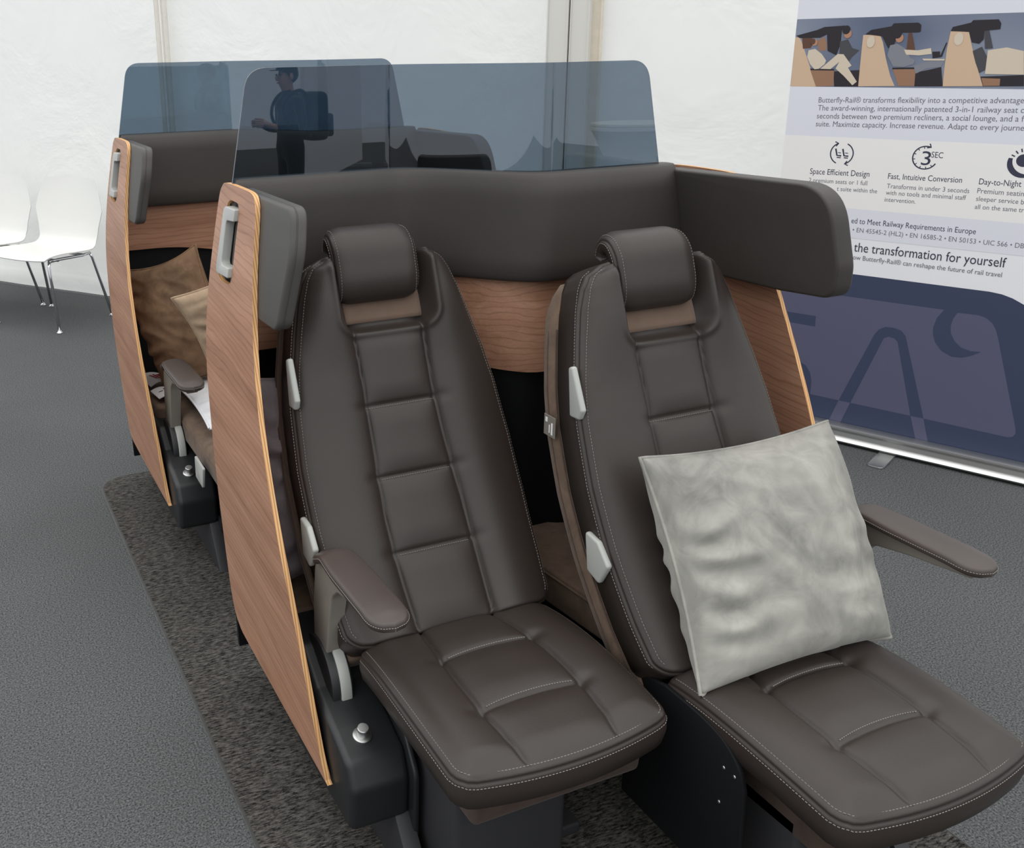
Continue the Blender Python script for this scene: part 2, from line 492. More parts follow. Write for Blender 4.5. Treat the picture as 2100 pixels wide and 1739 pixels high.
# rug under the seats, with a piped edge
rp = round_poly([(0.455, -0.6), (1.785, -0.6), (1.785, 3.655), (0.455, 3.655)], [0.1, 0.1, 0.14, 0.12], 10)
rug = empty('rug', (1.12, 1.5, 0), 'charcoal flecked rug with piped edge under the two seat rows', 'rug')
from_bm('pile', prism_bm(rp, 'z', 0.0, 0.008), RUG, rug)
bm = tube([(x, y, 0.0030) for x, y in rp + rp[:1]], 0.0058, 8, False)
from_bm('piping', bm, RUG_EDGE, rug, True)

# ------------------------------------------------------------------ seat pods: wooden shell with padding, screen
def YW(x):                                              # the S-shaped back wall, seen from above (front face of the padding)
    return 2.150 - 0.245 * sstep(1.015, 1.315, x)
PANEL = [(1.565, .187), (1.590, .236), (1.622, .335), (1.670, .490), (1.730, .650), (1.792, .800), (1.848, .930), (1.900, 1.060), (1.940, 1.170), (1.971, 1.268), (1.988, 1.293), (2.012, 1.306), (2.07, 1.309), (2.205, 1.308), (2.235, 1.298), (2.248, 1.272), (2.247, 1.19), (2.246, 1.09), (2.242, .969), (2.228, .86), (2.210, .76), (2.203, .65), (2.205, .50), (2.202, .305), (2.185, .235), (2.152, .205), (2.067, .194), (1.60, .184)]
SLOT = [(2.178, 1.276), (2.178, 1.096), (2.070, 1.098), (2.084, 1.276)]
def GX(z):                                              # the cheeks are bent: bellied outwards below, leaning in at the top
    return float(np.interp(z, [.15, .19, .3, .43, .6, .75, .85, .95, 1.05, 1.2, 1.33], [0, 0, -.008, -.014, -.026, -.029, -.027, -.020, -.008, .018, .045]))
GT = np.polyfit(np.linspace(.15, 1.33, 60), [GX(z) for z in np.linspace(.15, 1.33, 60)], 5)
def G(z): return float(np.polyval(GT, min(1.36, max(.15, z))))
def bend(bm, sign, step=.03):
    z = .16
    while z < 1.36:
        bmesh.ops.bisect_plane(bm, geom=bm.verts[:] + bm.edges[:] + bm.faces[:], dist=1e-5, plane_co=(0, 0, z), plane_no=(0, 0, 1)); z += step
    for v in bm.verts: v.co.x += sign * G(v.co.z)
    return bm

def side_panel(name, x0, x1, dy, parent, sign, slot=True):
    """veneered plywood cheek with a hand-hole; x0 < x1"""
    outer = [(y + dy, z) for y, z in smooth_poly(PANEL, 3, True)]
    inner = [(y + dy, z) for y, z in round_poly(SLOT, .030, 6)] if slot else []
    bm = bmesh.new()
    loops = {}
    for x in (x0, x1):
        L = []
        es = []
        for poly in (outer, inner):
            vs = [bm.verts.new((x, y, z)) for y, z in poly]; L.append(vs)
            for i in range(len(vs)): es.append(bm.edges.new((vs[i], vs[(i + 1) % len(vs)])))
        loops[x] = L
        bmesh.ops.triangle_fill(bm, edges=es, use_beauty=True)
    for k in range(2):
        a, b = loops[x0][k], loops[x1][k]
        for i in range(len(a)):
            f = bm.faces.new((a[i], a[(i + 1) % len(a)], b[(i + 1) % len(a)], b[i])); f.material_index = 1
    bend(bm, sign)
    return from_bm(name, bm, [WOOD_SIDE, PLY], parent, angle=40)

def grab_handle(xo, dy, sign, parent):
    """D-shaped grab bar set in the hand-hole of a cheek whose outer face is at xo; sign +1: cheek on the left"""
    c = [(2.170, 1.262), (2.168, 1.113), (2.074, 1.117), (2.074, 1.139), (2.134, 1.137), (2.138, 1.234), (2.086, 1.238), (2.086, 1.264)]
    c = round_poly(c, [.016, .016, .003, .003, .012, .012, .003, .003], 6)
    a, b = sorted((xo - sign * .010, xo + sign * .012))
    bm = prism_bm([(y + dy, z) for y, z in c], 'x', a, b, .0075, 4)
    for v in bm.verts: v.co.x += sign * G(v.co.z)
    return from_bm('handle', bm, HANDLE, parent, angle=45)

def wall_strip(name, x0, x1, z0, z1, off0, off1, mat, parent, bev=0.0):
    """board bent along the S curve; z0, z1 may be functions of x; off = distance behind the padding face"""
    n = 60; v = []; f = []
    g = lambda z, x: z(x) if callable(z) else z
    for i in range(n + 1):
        x = x0 + (x1 - x0) * i / n; y = YW(x); q = 1 - 2 * i / n
        xa, xb = x + q * G(g(z0, x)), x + q * G(g(z1, x))
        v += [(xa, y + off0, g(z0, x)), (xb, y + off0, g(z1, x)), (xb, y + off1, g(z1, x)), (xa, y + off1, g(z0, x))]
    for i in range(n):
        for k in range(4): f.append((4 * i + k, 4 * i + (k + 1) % 4, 4 * i + 4 + (k + 1) % 4, 4 * i + 4 + k))
    f += [(0, 1, 2, 3)[::-1], (4 * n, 4 * n + 1, 4 * n + 2, 4 * n + 3)]
    o = link(name, v, f, mat, parent, True)
    o.data.set_sharp_from_angle(angle=math.radians(40))
    return o

XL0, XL1, XR0, XR1 = 0.580, 0.591, 1.735, 1.746        # outer and inner faces of the two cheeks

def pod_shell(label):
    root = empty('seat_shell', (1.166, 2.05, 0), label, 'seat shell', 'wooden shells of the double train seats')
    pl = side_panel('side_panel', XL0, XL1, 0.0, root, 1); grab_handle(XL0, 0.0, 1, pl)
    pr = side_panel('side_panel', XR0, XR1, -0.242, root, -1); grab_handle(XR1, -0.242, -1, pr)
    zw = lambda x: 0.905 - 0.075 * sstep(0.75, 1.30, x)
    wall_strip('back_panel', XL1 + .001, XR0 - .001, zw, 1.16, 0.045, 0.063, WOOD_BACK, root)
    wall_strip('lower_panel', XL1 + .001, XR0 - .001, 0.10, lambda x: zw(x) + 0.02, 0.066, 0.080, BLACK_MATT, root)
    # padded back band
    x0, x1, zb, zt = 0.596, 1.690, 1.068, 1.312
    def P(u, v):
        b = zb + (zt - zb) * v; gg = G(b); a = x0 + gg + (x1 - x0 - 2 * gg) * u
        d = min(u * (x1 - x0), (1 - u) * (x1 - x0) + .02); e = min(v, 1 - v) * (zt - zb)
        c = 0.012 * (1 - (1 - min(1, e / 0.05)) ** 2) * (0.4 + 0.6 * min(1, d / .05))
        return (a, b, c)
    cushion('back_pad', P, lambda a, b, c: (a, YW(a) + 0.010 - c, b), 90, 24, [(0.004, 0.004), (0.007, 0.012), (0.007, 0.036)], LEA_PAD, root)
    # left wing: grey outer cover with a seamed rim
    wl = round_poly([(2.145, 1.302), (1.798, 1.304), (1.767, 1.22), (1.788, 1.064), (1.99, 1.060), (2.12, 1.064)], [0.01, 0.045, 0.12, 0.03, 0.01, 0.01], 8)
    bm = bend(prism_bm(wl, 'x', 0.592, 0.627, 0.009, 4), 1)
    w = from_bm('wing_pad', bm, LEA_GREY, root, angle=50)
    w['label'] = 'grey padded wing beside the left cheek'
    bm = tube([(0.605 + G(z), y, z) for y, z in wl + wl[:1]], 0.0016, 6, False)
    from_bm('rim_seam', bm, LEA_PAD, w, True)
    # right wing
    wr = round_poly([(1.950, 1.304), (1.458, 1.317), (1.440, 1.15), (1.452, 1.080), (1.60, 1.068), (1.950, 1.060)], [0.01, 0.085, 0.10, 0.045, 0.1, 0.01], 12)
    bm = bend(prism_bm(wr, 'x', 1.684, 1.734, 0.022, 5), -1)
    from_bm('wing_pad', bm, LEA_PAD, root, angle=60)
    # privacy screen standing behind the padding, bent along the same curve
    og = round_poly([(0.612, 1.24), (0.672, 1.559), (1.562, 1.559), (1.628, 1.24)], [0, 0.055, 0.055, 0], 12)
    bm = bmesh.new()
    n = 72; th = 0.006
    def span(z):
        xs = []
        for (xa, za), (xb, zb_) in zip(og, og[1:] + og[:1]):
            if (za - z) * (zb_ - z) <= 0 and abs(za - zb_) > 1e-9: xs.append(xa + (xb - xa) * (z - za) / (zb_ - za))
        return min(xs), max(xs)
    zs = [1.24 + (1.5588 - 1.24) * (1 - (1 - i / 40) ** 1.6) for i in range(41)]
    fr, bk = [], []
    for z in zs:
        a, b = span(z)
        fr.append([bm.verts.new((a + (b - a) * i / n, YW(a + (b - a) * i / n) + 0.022 + (z - 1.24) * .0118, z)) for i in range(n + 1)])
        bk.append([bm.verts.new((a + (b - a) * i / n, YW(a + (b - a) * i / n) + 0.022 + th + (z - 1.24) * .0118, z)) for i in range(n + 1)])
    for j in range(40):
        for i in range(n):
            bm.faces.new((fr[j][i], fr[j][i + 1], fr[j + 1][i + 1], fr[j + 1][i])); bm.faces.new((bk[j][i + 1], bk[j][i], bk[j + 1][i], bk[j + 1][i + 1]))
        bm.faces.new((fr[j][0], fr[j + 1][0], bk[j + 1][0], bk[j][0])); bm.faces.new((fr[j][n], bk[j][n], bk[j + 1][n], fr[j + 1][n]))
    for i in range(n):
        bm.faces.new((fr[40][i], fr[40][i + 1], bk[40][i + 1], bk[40][i])); bm.faces.new((fr[0][i + 1], fr[0][i], bk[0][i], bk[0][i + 1]))
    g = from_bm('glass_screen', bm, GLASS, root, angle=40)
    return root

front = pod_shell('wooden seat shell with tinted glass screen around the two leather recliners')
def copy_tree(o, parent=None):
    c = o.copy(); COL.objects.link(c)
    if parent: c.parent = parent
    for ch in o.children: copy_tree(ch, c)
    return c
PITCH_Y = 1.395
rear = copy_tree(front)
rear.location = front.location + Vector((0, PITCH_Y, 0))
rear['label'] = 'wooden seat shell with tinted glass screen around the cushioned bed, nearer the tent wall'
# ------------------------------------------------------------------ side console with push button and armrest
def console(root, dy, side):
    mir = (lambda x: x) if side < 0 else (lambda x: 2 * 1.1665 - x)
    X = lambda x0, x1: tuple(sorted((mir(x0), mir(x1))))
    cdy = dy
    cz = -0.012 if side < 0 else 0.010
    con_prof = [(1.470, .140), (1.466, .235), (1.490, .288), (1.56, .315), (1.66, .345), (1.74, .40), (1.90, .415), (2.02, .40), (2.02, .20), (1.75, .135)]
    con_prof = round_poly(con_prof, [.02, .045, .03, .02, .02, .05, .03, .05, .05, .05], 6)
    a, b = X(.594, .722)
    bm = prism_bm([(y + cdy, z + cz) for y, z in con_prof], 'x', a, b, .022, 5)
    con = from_bm('console', bm, BLACK, root, angle=60)
    a, b = X(.720, .732)
    fin = round_poly([(1.450, .098), (1.446, .250), (1.495, .318), (1.60, .356), (1.72, .385), (1.84, .39), (1.84, .098)], [.01, .06, .06, .05, .05, .03, .01], 6)
    from_bm('console_fin', prism_bm([(y + cdy, z + cz) for y, z in fin], 'x', a, b, .004, 3), BLACK, con, angle=50)
    bc = Vector((mir(.648), 1.535 + cdy, .304 + cz))
    bm = lathe([(.019, 0), (.019, .004), (.016, .0055), (.0105, .006), (.0105, .016), (.0118, .0175), (.0118, .024), (.0105, .0255)], bc, 28, Vector((0, -.28, 1)))
    bt = from_bm('push_button', bm, ALU, con, angle=40)
    bt['label'] = 'silver push button on the console top'
    a, b = X(.690, .728)
    from_bm('console_leg', prism_bm([(1.37 + cdy, .009), (1.475 + cdy, .135), (1.74 + cdy, .145), (1.70 + cdy, .009)], 'x', a, b, .004, 2), DARK_SHEET, con, angle=40)
    # hinge guard, hinge strip
    hc = (1.712, .335)
    arc = [(hc[0] + .092 * math.cos(t), hc[1] + .092 * math.sin(t)) for t in np.linspace(math.radians(60), math.radians(205), 20)]
    a, b = X(.622, .668)
    from_bm('hinge_guard', prism_bm([(y + cdy, z + cz) for y, z in arc + [hc]], 'x', a, b, .002, 2), BLACK, con, angle=50)
    arc1 = [(hc[0] + .096 * math.cos(t), hc[1] + .096 * math.sin(t)) for t in np.linspace(math.radians(118), math.radians(200), 16)]
    a, b = X(.640, .664)
    from_bm('hinge_strip', prism_bm([(y + cdy, z + cz) for y, z in arc1 + [hc]], 'x', a, b, .003, 2), HANDLE, con, angle=50)
    arm_p = [(1.740, .36), (1.738, .50), (1.722, .592), (1.700, .626), (1.40, .636), (1.395, .622), (1.52, .607), (1.602, .592), (1.632, .565), (1.650, .50), (1.672, .40), (1.660, .36)]
    arm_p = round_poly(arm_p, [.01, .05, .04, .03, .006, .006, .05, .04, .04, .06, .03, .01], 6)
    ax = .0 if side < 0 else .016
    a, b = X(.628, .664); a += ax; b += ax
    arm = from_bm('armrest', prism_bm([(y + cdy, z + cz) for y, z in arm_p], 'x', a, b, .006, 4), ARM_METAL, root, angle=50)
    # arm pad: capsule plan, crowned top
    xm = mir(.646) + ax; hwp = .037
    def PA(u, v):
        b = .006 + .332 * v; q = 2 * u - 1; r = hwp * .98
        L = .338
        d = min(b - .006, L - b)
        w = hwp * (0.80 + .20 * sstep(.02, .16, b)) if v < .5 else hwp
        if d < r: w = min(w, math.sqrt(max(1e-8, r * r - (r - max(d, 0)) ** 2)))
        return (w * q, b, 0.006 * (1 - q ** 2) * min(1, d / .03) - .026 * sstep(.075, .006, b) - 0.004 * sstep(.27, .34, b))
    def FA(a, b, c): return (xm + a, 1.712 - b + cdy, .655 + cz + c)
    pad, _, pp, pn = cushion('arm_pad', PA, FA, 16, 60, [(0.002, .002), (.0035, .006), (.003, .016), (-.004, .020)], LEA_ARM, arm)
    pq = list(range(16, len(pp))) + list(range(17))
    stitch_row(pad, [FA(pp[k][0] + pn[k][0] * .0042, pp[k][1] + pn[k][1] * .0042, pp[k][2] - .008) for k in pq], [Vector((pn[k][0], -pn[k][1], .2)).normalized() for k in pq], .005, .0034, .0008)

# ------------------------------------------------------------------ recliners
PROF = np.array([(1.604, .445), (1.700, .570), (1.793, .709), (1.868, .846), (1.930, .994), (1.987, 1.141), (2.05, 1.29)])
PS = np.r_[0, np.cumsum(np.hypot(*np.diff(PROF, axis=0).T))]
CYF, CZF = np.polyfit(PS, PROF[:, 0], 3), np.polyfit(PS, PROF[:, 1], 3)
DYF, DZF = np.polyder(CYF), np.polyder(CZF)
HWB = np.array([0, .03, .10, .24, .37, .50, .58, .66, .73, .77, .795, .812])
HWW = np.array([.226, .234, .241, .248, .248, .239, .226, .207, .189, .175, .160, .130])
NOTCH_W, NOTCH_B = 0.114, 0.646

def back_frame(xc, dx, dy):
    def F(a, b, c):
        y, z = np.polyval(CYF, b), np.polyval(CZF, b); ty, tz = np.polyval(DYF, b), np.polyval(DZF, b)
        L = math.hypot(ty, tz)
        return (xc + a, y - tz / L * c + dy, z + ty / L * c)
    return F

def back_c(a, b):
    """height of the backrest upholstery over its seam line"""
    hw = np.interp(b, HWB, HWW); s = abs(a)
    seam = 0.089 + 0.006 * math.sin(b * 9)
    if s < seam:
        rows = [0.0, .162, .325, .481, .648, 0.9]
        k = max(i for i in range(5) if b >= rows[i]) if b >= 0 else 0
        t = (b - rows[k]) / (rows[k + 1] - rows[k]); e = min(t, 1 - t) * (rows[k + 1] - rows[k])
        c = 0.010 * (1 - (1 - min(1, e / .05)) ** 2) * (1 - (s / seam) ** 4)
        for r in rows[1:4]: c -= 0.0045 * math.exp(-((b - r) / .0045) ** 2)
        # short pulls beside the seams where the rows meet
    else:
        t = (s - seam) / max(hw - seam, 1e-3)
        c = (0.022 + 0.012 * sstep(.55, .72, b)) * math.sin(math.pi * min(1, t) ** .8) ** .75
        if t > .85: c -= 0.004 * ((t - .85) / .15) ** 2
        for r in (.162, .325, .481): c -= 0.005 * math.exp(-((b - r) / .012) ** 2) * math.exp(-(t / .16) ** 2)
    c -= 0.006 * math.exp(-((s - seam) / .0055) ** 2) * (1 if b < NOTCH_B else 0)
    # cut-out for the headrest
    qx, qb = s - (NOTCH_W - .035), (NOTCH_B + .035) - b
    sd = math.hypot(max(qx, 0), max(qb, 0)) + min(max(qx, qb), 0) - .035
    c = c + 0.006 * math.exp(-((sd - .006) / .008) ** 2)
    c -= (0.020 + 0.10 * max(0, b - .69)) * sstep(0.006, -0.020, sd)
    return c

def hw_at(b):
    hw = float(np.interp(b, HWB, HWW))
    if b < .03: hw -= .03 - math.sqrt(max(0, .03 ** 2 - (.03 - b) ** 2))
    return hw

def recliner(dx, dy, label, side):
    """side -1: console on the left of the seat, +1: on the right"""
    xc = 0.895 + dx
    root = empty('recliner_seat', (xc, 1.4 + dy, 0), label, 'recliner seat', 'brown leather recliners of the front row')
    F = back_frame(xc, dx, dy)
    # ---- backrest
    bmax = 0.812
    vv = [i / 190 for i in range(191)]
    nu = 116
    def P(u, v):
        b = bmax * v; hw = hw_at(b); a = hw * (2 * u - 1)
        b -= 0.006 * ((2 * u - 1) ** 6) * sstep(.86, 1, v)
        c = back_c(a, b)
        if v > .965: c -= 0.012 * ((v - .965) / .035) ** 2
        return (a, b, c)
    back, loc, per, nor = cushion('backrest', P, F, nu, 190, [(0.003, 0.002), (0.0045, 0.0055), (0.003, 0.008), (0.007, 0.0085), (0.0098, 0.013), (0.0092, 0.020), (0.010, 0.03), (0.010, 0.078)], LEA, root, None, vv)
    bm = bmesh.new()
    def path(fn, n=80): return [fn(i / n) for i in range(n + 1)]
    def nrm(b):
        p, q = Vector(F(0, b, 0)), Vector(F(0, b, 1)); return q - p
    for sgn in (-1, 1):
        for inset, cdrop in ((0.0045, 0.0), (-0.0108, 0.0145)):
            pts, ns = [], []
            for i in range(161):
                b = 0.015 + (bmax - .02) * i / 160; hw = hw_at(b)
                a = sgn * (hw - inset)
                c = (back_c(sgn * (hw - inset), b) + 0.001) if cdrop == 0 else back_c(sgn * hw, b) - cdrop
                pts.append(F(a, b, c)); n0 = nrm(b)
                ns.append(n0 if cdrop == 0 else (n0 * .3 + Vector((sgn, 0, 0))).normalized())
            stitch_row(back, pts, ns)
    for r in (.162, .325, .481):
        pts = [F(a, r - .004, back_c(a, r - .004) + .0008) for a in np.linspace(-.084, .084, 30)]
        stitch_row(back, pts, [nrm(r)] * 30, 0.0055, 0.0036, 0.0009)
    # cloth patch in the cut-out and the suede mattress fixed behind the leather
    def PP(u, v):
        a = 0.094 * (2 * u - 1); b = .667 + .12 * v; return (a, b, -.0085 - .10 * max(0, b - .69))
    cushion('headrest_cloth', PP, F, 16, 12, [(0.001, 0.006)], PATCH, back)
    def PM(u, v):
        b = -0.01 + .80 * v; hw = float(np.interp(b, HWB, HWW)) + .004
        if v > .9: hw -= 0.02 * ((v - .9) / .1) ** 2
        return (hw * (2 * u - 1), b, -.076)
    suede, _, _, _ = cushion('suede_cover', PM, F, 24, 40, [(0.003, .004), (0.006, .012), (0.008, .052), (0.002, .066), (-.02, .069)], SUEDE, root)
    for cc in (-.086, -.118):
        sp = [F(-(float(np.interp(b_, HWB, HWW)) + .0118), b_, cc) for b_ in np.linspace(.0, .70, 40)]
        from_bm('seam', tube(sp, .0016, 6), SUEDE_DARK, suede, True)
    # ---- headrest: pad rolled over the top of the backrest
    HP = smooth_poly([(1.978, 1.062), (1.953, 1.073), (1.947, 1.106), (1.957, 1.145), (1.972, 1.180), (1.999, 1.203), (2.034, 1.204), (2.058, 1.184), (2.066, 1.158)], 6)
    hd = [0]
    for p, q in zip(HP, HP[1:]): hd.append(hd[-1] + math.hypot(q[0] - p[0], q[1] - p[1]))
    HY = lambda b: np.interp(b, hd, [p[0] for p in HP]); HZ = lambda b: np.interp(b, hd, [p[1] for p in HP])
    def FH(a, b, c):
        e = .004; ty, tz = HY(min(b + e, hd[-1])) - HY(max(b - e, 0)), HZ(min(b + e, hd[-1])) - HZ(max(b - e, 0)); L = math.hypot(ty, tz)
        return (xc - .013 + a, HY(b) - tz / L * c + dy, HZ(b) + ty / L * c)
    def hwh(t): return 0.095 - 0.008 * (1 - min(1, t / .12)) ** 2 - 0.012 * sstep(.55, 1, t)
    def PH(u, v):
        a = hwh(v) * (2 * u - 1)
        e = (1 - abs(2 * u - 1)) * .1
        c = 0.011 * (1 - (1 - min(1, e / .035)) ** 2)
        return (a, hd[-1] * v, c)
    head, _, _, _ = cushion('headrest', PH, FH, 40, 60, [(0.002, 0.002), (0.003, 0.0055), (0.0022, 0.0075), (0.0055, 0.008), (0.0068, 0.014), (0.004, 0.030), (-0.02, 0.036)], LEA, root)
    bm = bmesh.new()
    for sgn in (-1, 1):
        for ins, dr in ((.005, 0), (-.0078, .0125)):
            pts, ns = [], []
            for i in range(60):
                v = i / 59; b = hd[-1] * v; a = sgn * (hwh(v) - ins)
                c = PH(.5 + .5 * a / hwh(v), v)[2] + .001 if dr == 0 else -dr
                pts.append(FH(a, b, c)); n0 = (Vector(FH(0, b, 1)) - Vector(FH(0, b, 0)))
                ns.append(n0 if dr == 0 else Vector((sgn, 0, 0)))
            stitch_row(head, pts, ns)
    # ---- seat cushion
    Y0, Y1 = 1.600, 1.196
    def FS(a, b, c): return (xc + a, Y0 - b + dy, 0.438 + c)
    LEN = Y0 - Y1
    def hws(b): return 0.213 + 0.006 * math.sin(math.pi * b / LEN)
    def seamw(b): return 0.084 + 0.022 * math.sin(math.pi * min(1, b / LEN * .9))
    rows = (0.118, 0.272)
    def cs(a, b):
        s = abs(a); sw = seamw(b); t = b / LEN
        c = 0.016 * math.sin(math.pi * min(1, max(0, t)) ** .8) + 0.004
        if s < sw:
            rr = [0 - .03] + [r - 0.010 * (1 - (s / sw) ** 2) for r in rows] + [LEN]
            k = max(i for i in range(3) if b >= rr[i])
            e = min(b - rr[k], rr[k + 1] - b)
            c += 0.009 * (1 - (1 - min(1, e / .05)) ** 2) * (1 - (s / sw) ** 4)
            for r in rr[1:3]: c -= 0.005 * math.exp(-((b - r) / .0055) ** 2)
        else:
            e = (s - sw) / (hws(b) - sw)
            c += 0.010 * math.sin(math.pi * min(1, e)) ** .8 * sstep(LEN, LEN - .05, b)
            for r in rows: c -= 0.007 * math.exp(-((b - r) / .013) ** 2) * math.exp(-(e / .2) ** 2)
        c -= 0.0065 * math.exp(-((s - sw) / .0045) ** 2) * sstep(LEN, LEN - .02, b)
        d = min(hws(b) - s, LEN - b)
        c -= 0.010 * (1 - min(1, d / .05)) ** 2
        return c
    def PSn(u, v):
        q = 2 * u - 1
        ln = LEN + 0.022 * (1 - q * q)
        b = ln * v; bb = min(b, LEN) if v < 1 else LEN
        a = hws(min(b, LEN)) * q
        if v > .93:
            r = .028; d = ln * (1 - v); lim = hws(LEN) - (r - math.sqrt(max(0, r * r - (r - min(r, d)) ** 2)))
            a = lim * q
        return (a, b, cs(a, min(b * LEN / ln, LEN)))
    pan, _, per, nor = cushion('seat_cushion', PSn, FS, 104, 96, [(0.003, 0.002), (0.0048, 0.0065), (0.003, 0.0095), (0.0068, 0.0105), (0.0078, 0.016), (0.010, 0.034), (0.004, 0.060), (-0.02, 0.076), (-.05, 0.082)], LEA, root)
    bm = bmesh.new()
    n = len(per)
    nf, ns_ = 104, 96
    for ins, dr, seg in ((-.004, -.0026, None), (.0086, .0165, None)):
        rngs = [range(nf, nf + ns_ + nf + 1)] if False else None
        # left side, front and right side of the perimeter
        ks = list(range(nf, nf + ns_)) + list(range(nf + ns_, nf + ns_ + nf)) + list(range(nf + ns_ + nf, n))
        pts = [FS(per[k][0] + nor[k][0] * ins, per[k][1] + nor[k][1] * ins, per[k][2] - dr) for k in ks]
        nn = [Vector((0, 0, 1)) if dr < 0 else Vector((nor[k][0], -nor[k][1], 0.2)).normalized() for k in ks]
        stitch_row(pan, pts, nn)
    for r in rows:
        pts = []
        for a in np.linspace(-.095, .095, 30):
            b = r - 0.010 * (1 - (a / seamw(r)) ** 2) + .0055
            if abs(a) < seamw(b) - .006: pts.append(FS(a, b, max(cs(a, b - .003), cs(a, b), cs(a, b + .003)) + .0006))
        stitch_row(pan, pts, [Vector((0, 0, 1))] * len(pts), 0.0055, 0.0036, .0009)
    # ---- folded leg rest, pedestal and inner side plate
    bm = prism_bm(round_poly([(1.565 + dy, .345), (1.245 + dy, .350), (1.255 + dy, .262), (1.565 + dy, .25)], [.01, .02, .03, .01]), 'x', xc - .150, xc + .205, 0.008, 3)
    lr = from_bm('leg_rest', bm, SUEDE_DARK, root, angle=50)
    lr['label'] = 'brown suede leg rest folded under the cushion'
    bm = box_bm((xc - .15, 1.33 + dy, 0.008), (xc + .10, 1.72 + dy, .30), 0.015)
    from_bm('pedestal', bm, DARK_SHEET, root, angle=40)
    bm = box_bm((xc - .19, 1.40 + dy, 0.008), (xc + .19, 1.50 + dy, .035), 0.006)
    from_bm('foot_plate', bm, DARK_SHEET, root, angle=40)
    # ---- levers on the left flank
    def lever(name, pts, x, r):
        bm = prism_bm(round_poly([(y + dy, z) for y, z in pts], r, 5), 'x', x - .008, x + .006, .005, 3); return from_bm(name, bm, HANDLE, root, angle=50)
    lo = .024 if side > 0 else .004
    lv = lever('recline_lever', [(1.902 + lo, .968), (1.888 + lo, .974), (1.848 + lo, .890), (1.858 + lo, .868), (1.890 + lo, .866)], xc - .244, .007)
    lv['label'] = 'silver lever on the flank of the backrest'
    sp_ = lever('side_plate', [(1.795 + lo, .657), (1.752 + lo, .650), (1.715 + lo, .612), (1.742 + lo, .562), (1.782 + lo, .574)], xc - .262, .008)
    sp_['label'] = 'silver plate low on the flank'
    if side > 0:
        X0 = xc - .262
        wt = from_bm('woven_tag', box_bm((X0 - .0015, 1.945 + dy, .806), (X0 + .0005, 1.985 + dy, .852), .0005, 1), ARM_METAL, root)
        wt['label'] = 'small grey woven tag with pale marks sewn to the suede'
        bm = bmesh.new()
        for ya, za, yb, zb in ((1.953, .812, 1.958, .838), (1.963, .814, 1.966, .832), (1.972, .836, 1.979, .846)): box_bm((X0 - .0022, ya + dy, za), (X0 - .0014, yb + dy, zb), 0, 1, bm)
        from_bm('printed_mark', bm, PAPER, wt)
        pl = smooth_poly([(1.60, .425), (1.50, .424), (1.44, .412), (1.40, .382), (1.385, .345)], 5) + [(1.382, .11), (1.70, .11), (1.70, .40)]
        bm = prism_bm([(y + dy, z) for y, z in pl], 'x', xc - .232, xc - .222, .002, 2)
        sp = from_bm('inner_plate', bm, BLACK_MATT, root, angle=40)
        for y, z in ((1.434, .364), (1.408, .364), (1.437, .289)): from_bm('screw', lathe([(.0035, 0), (.0035, .0015), (.001, .002)], (xc - .232, y + dy, z), 10, Vector((-1, 0, 0))), ALU, sp, True)
    console(root, dy, side)
    return root

recliner(0.0, 0.0, 'brown leather recliner with nothing on it, beside the console with the silver button', -1)
recliner(0.50, -0.325, 'brown leather recliner with a square grey velvet pillow on it', 1)

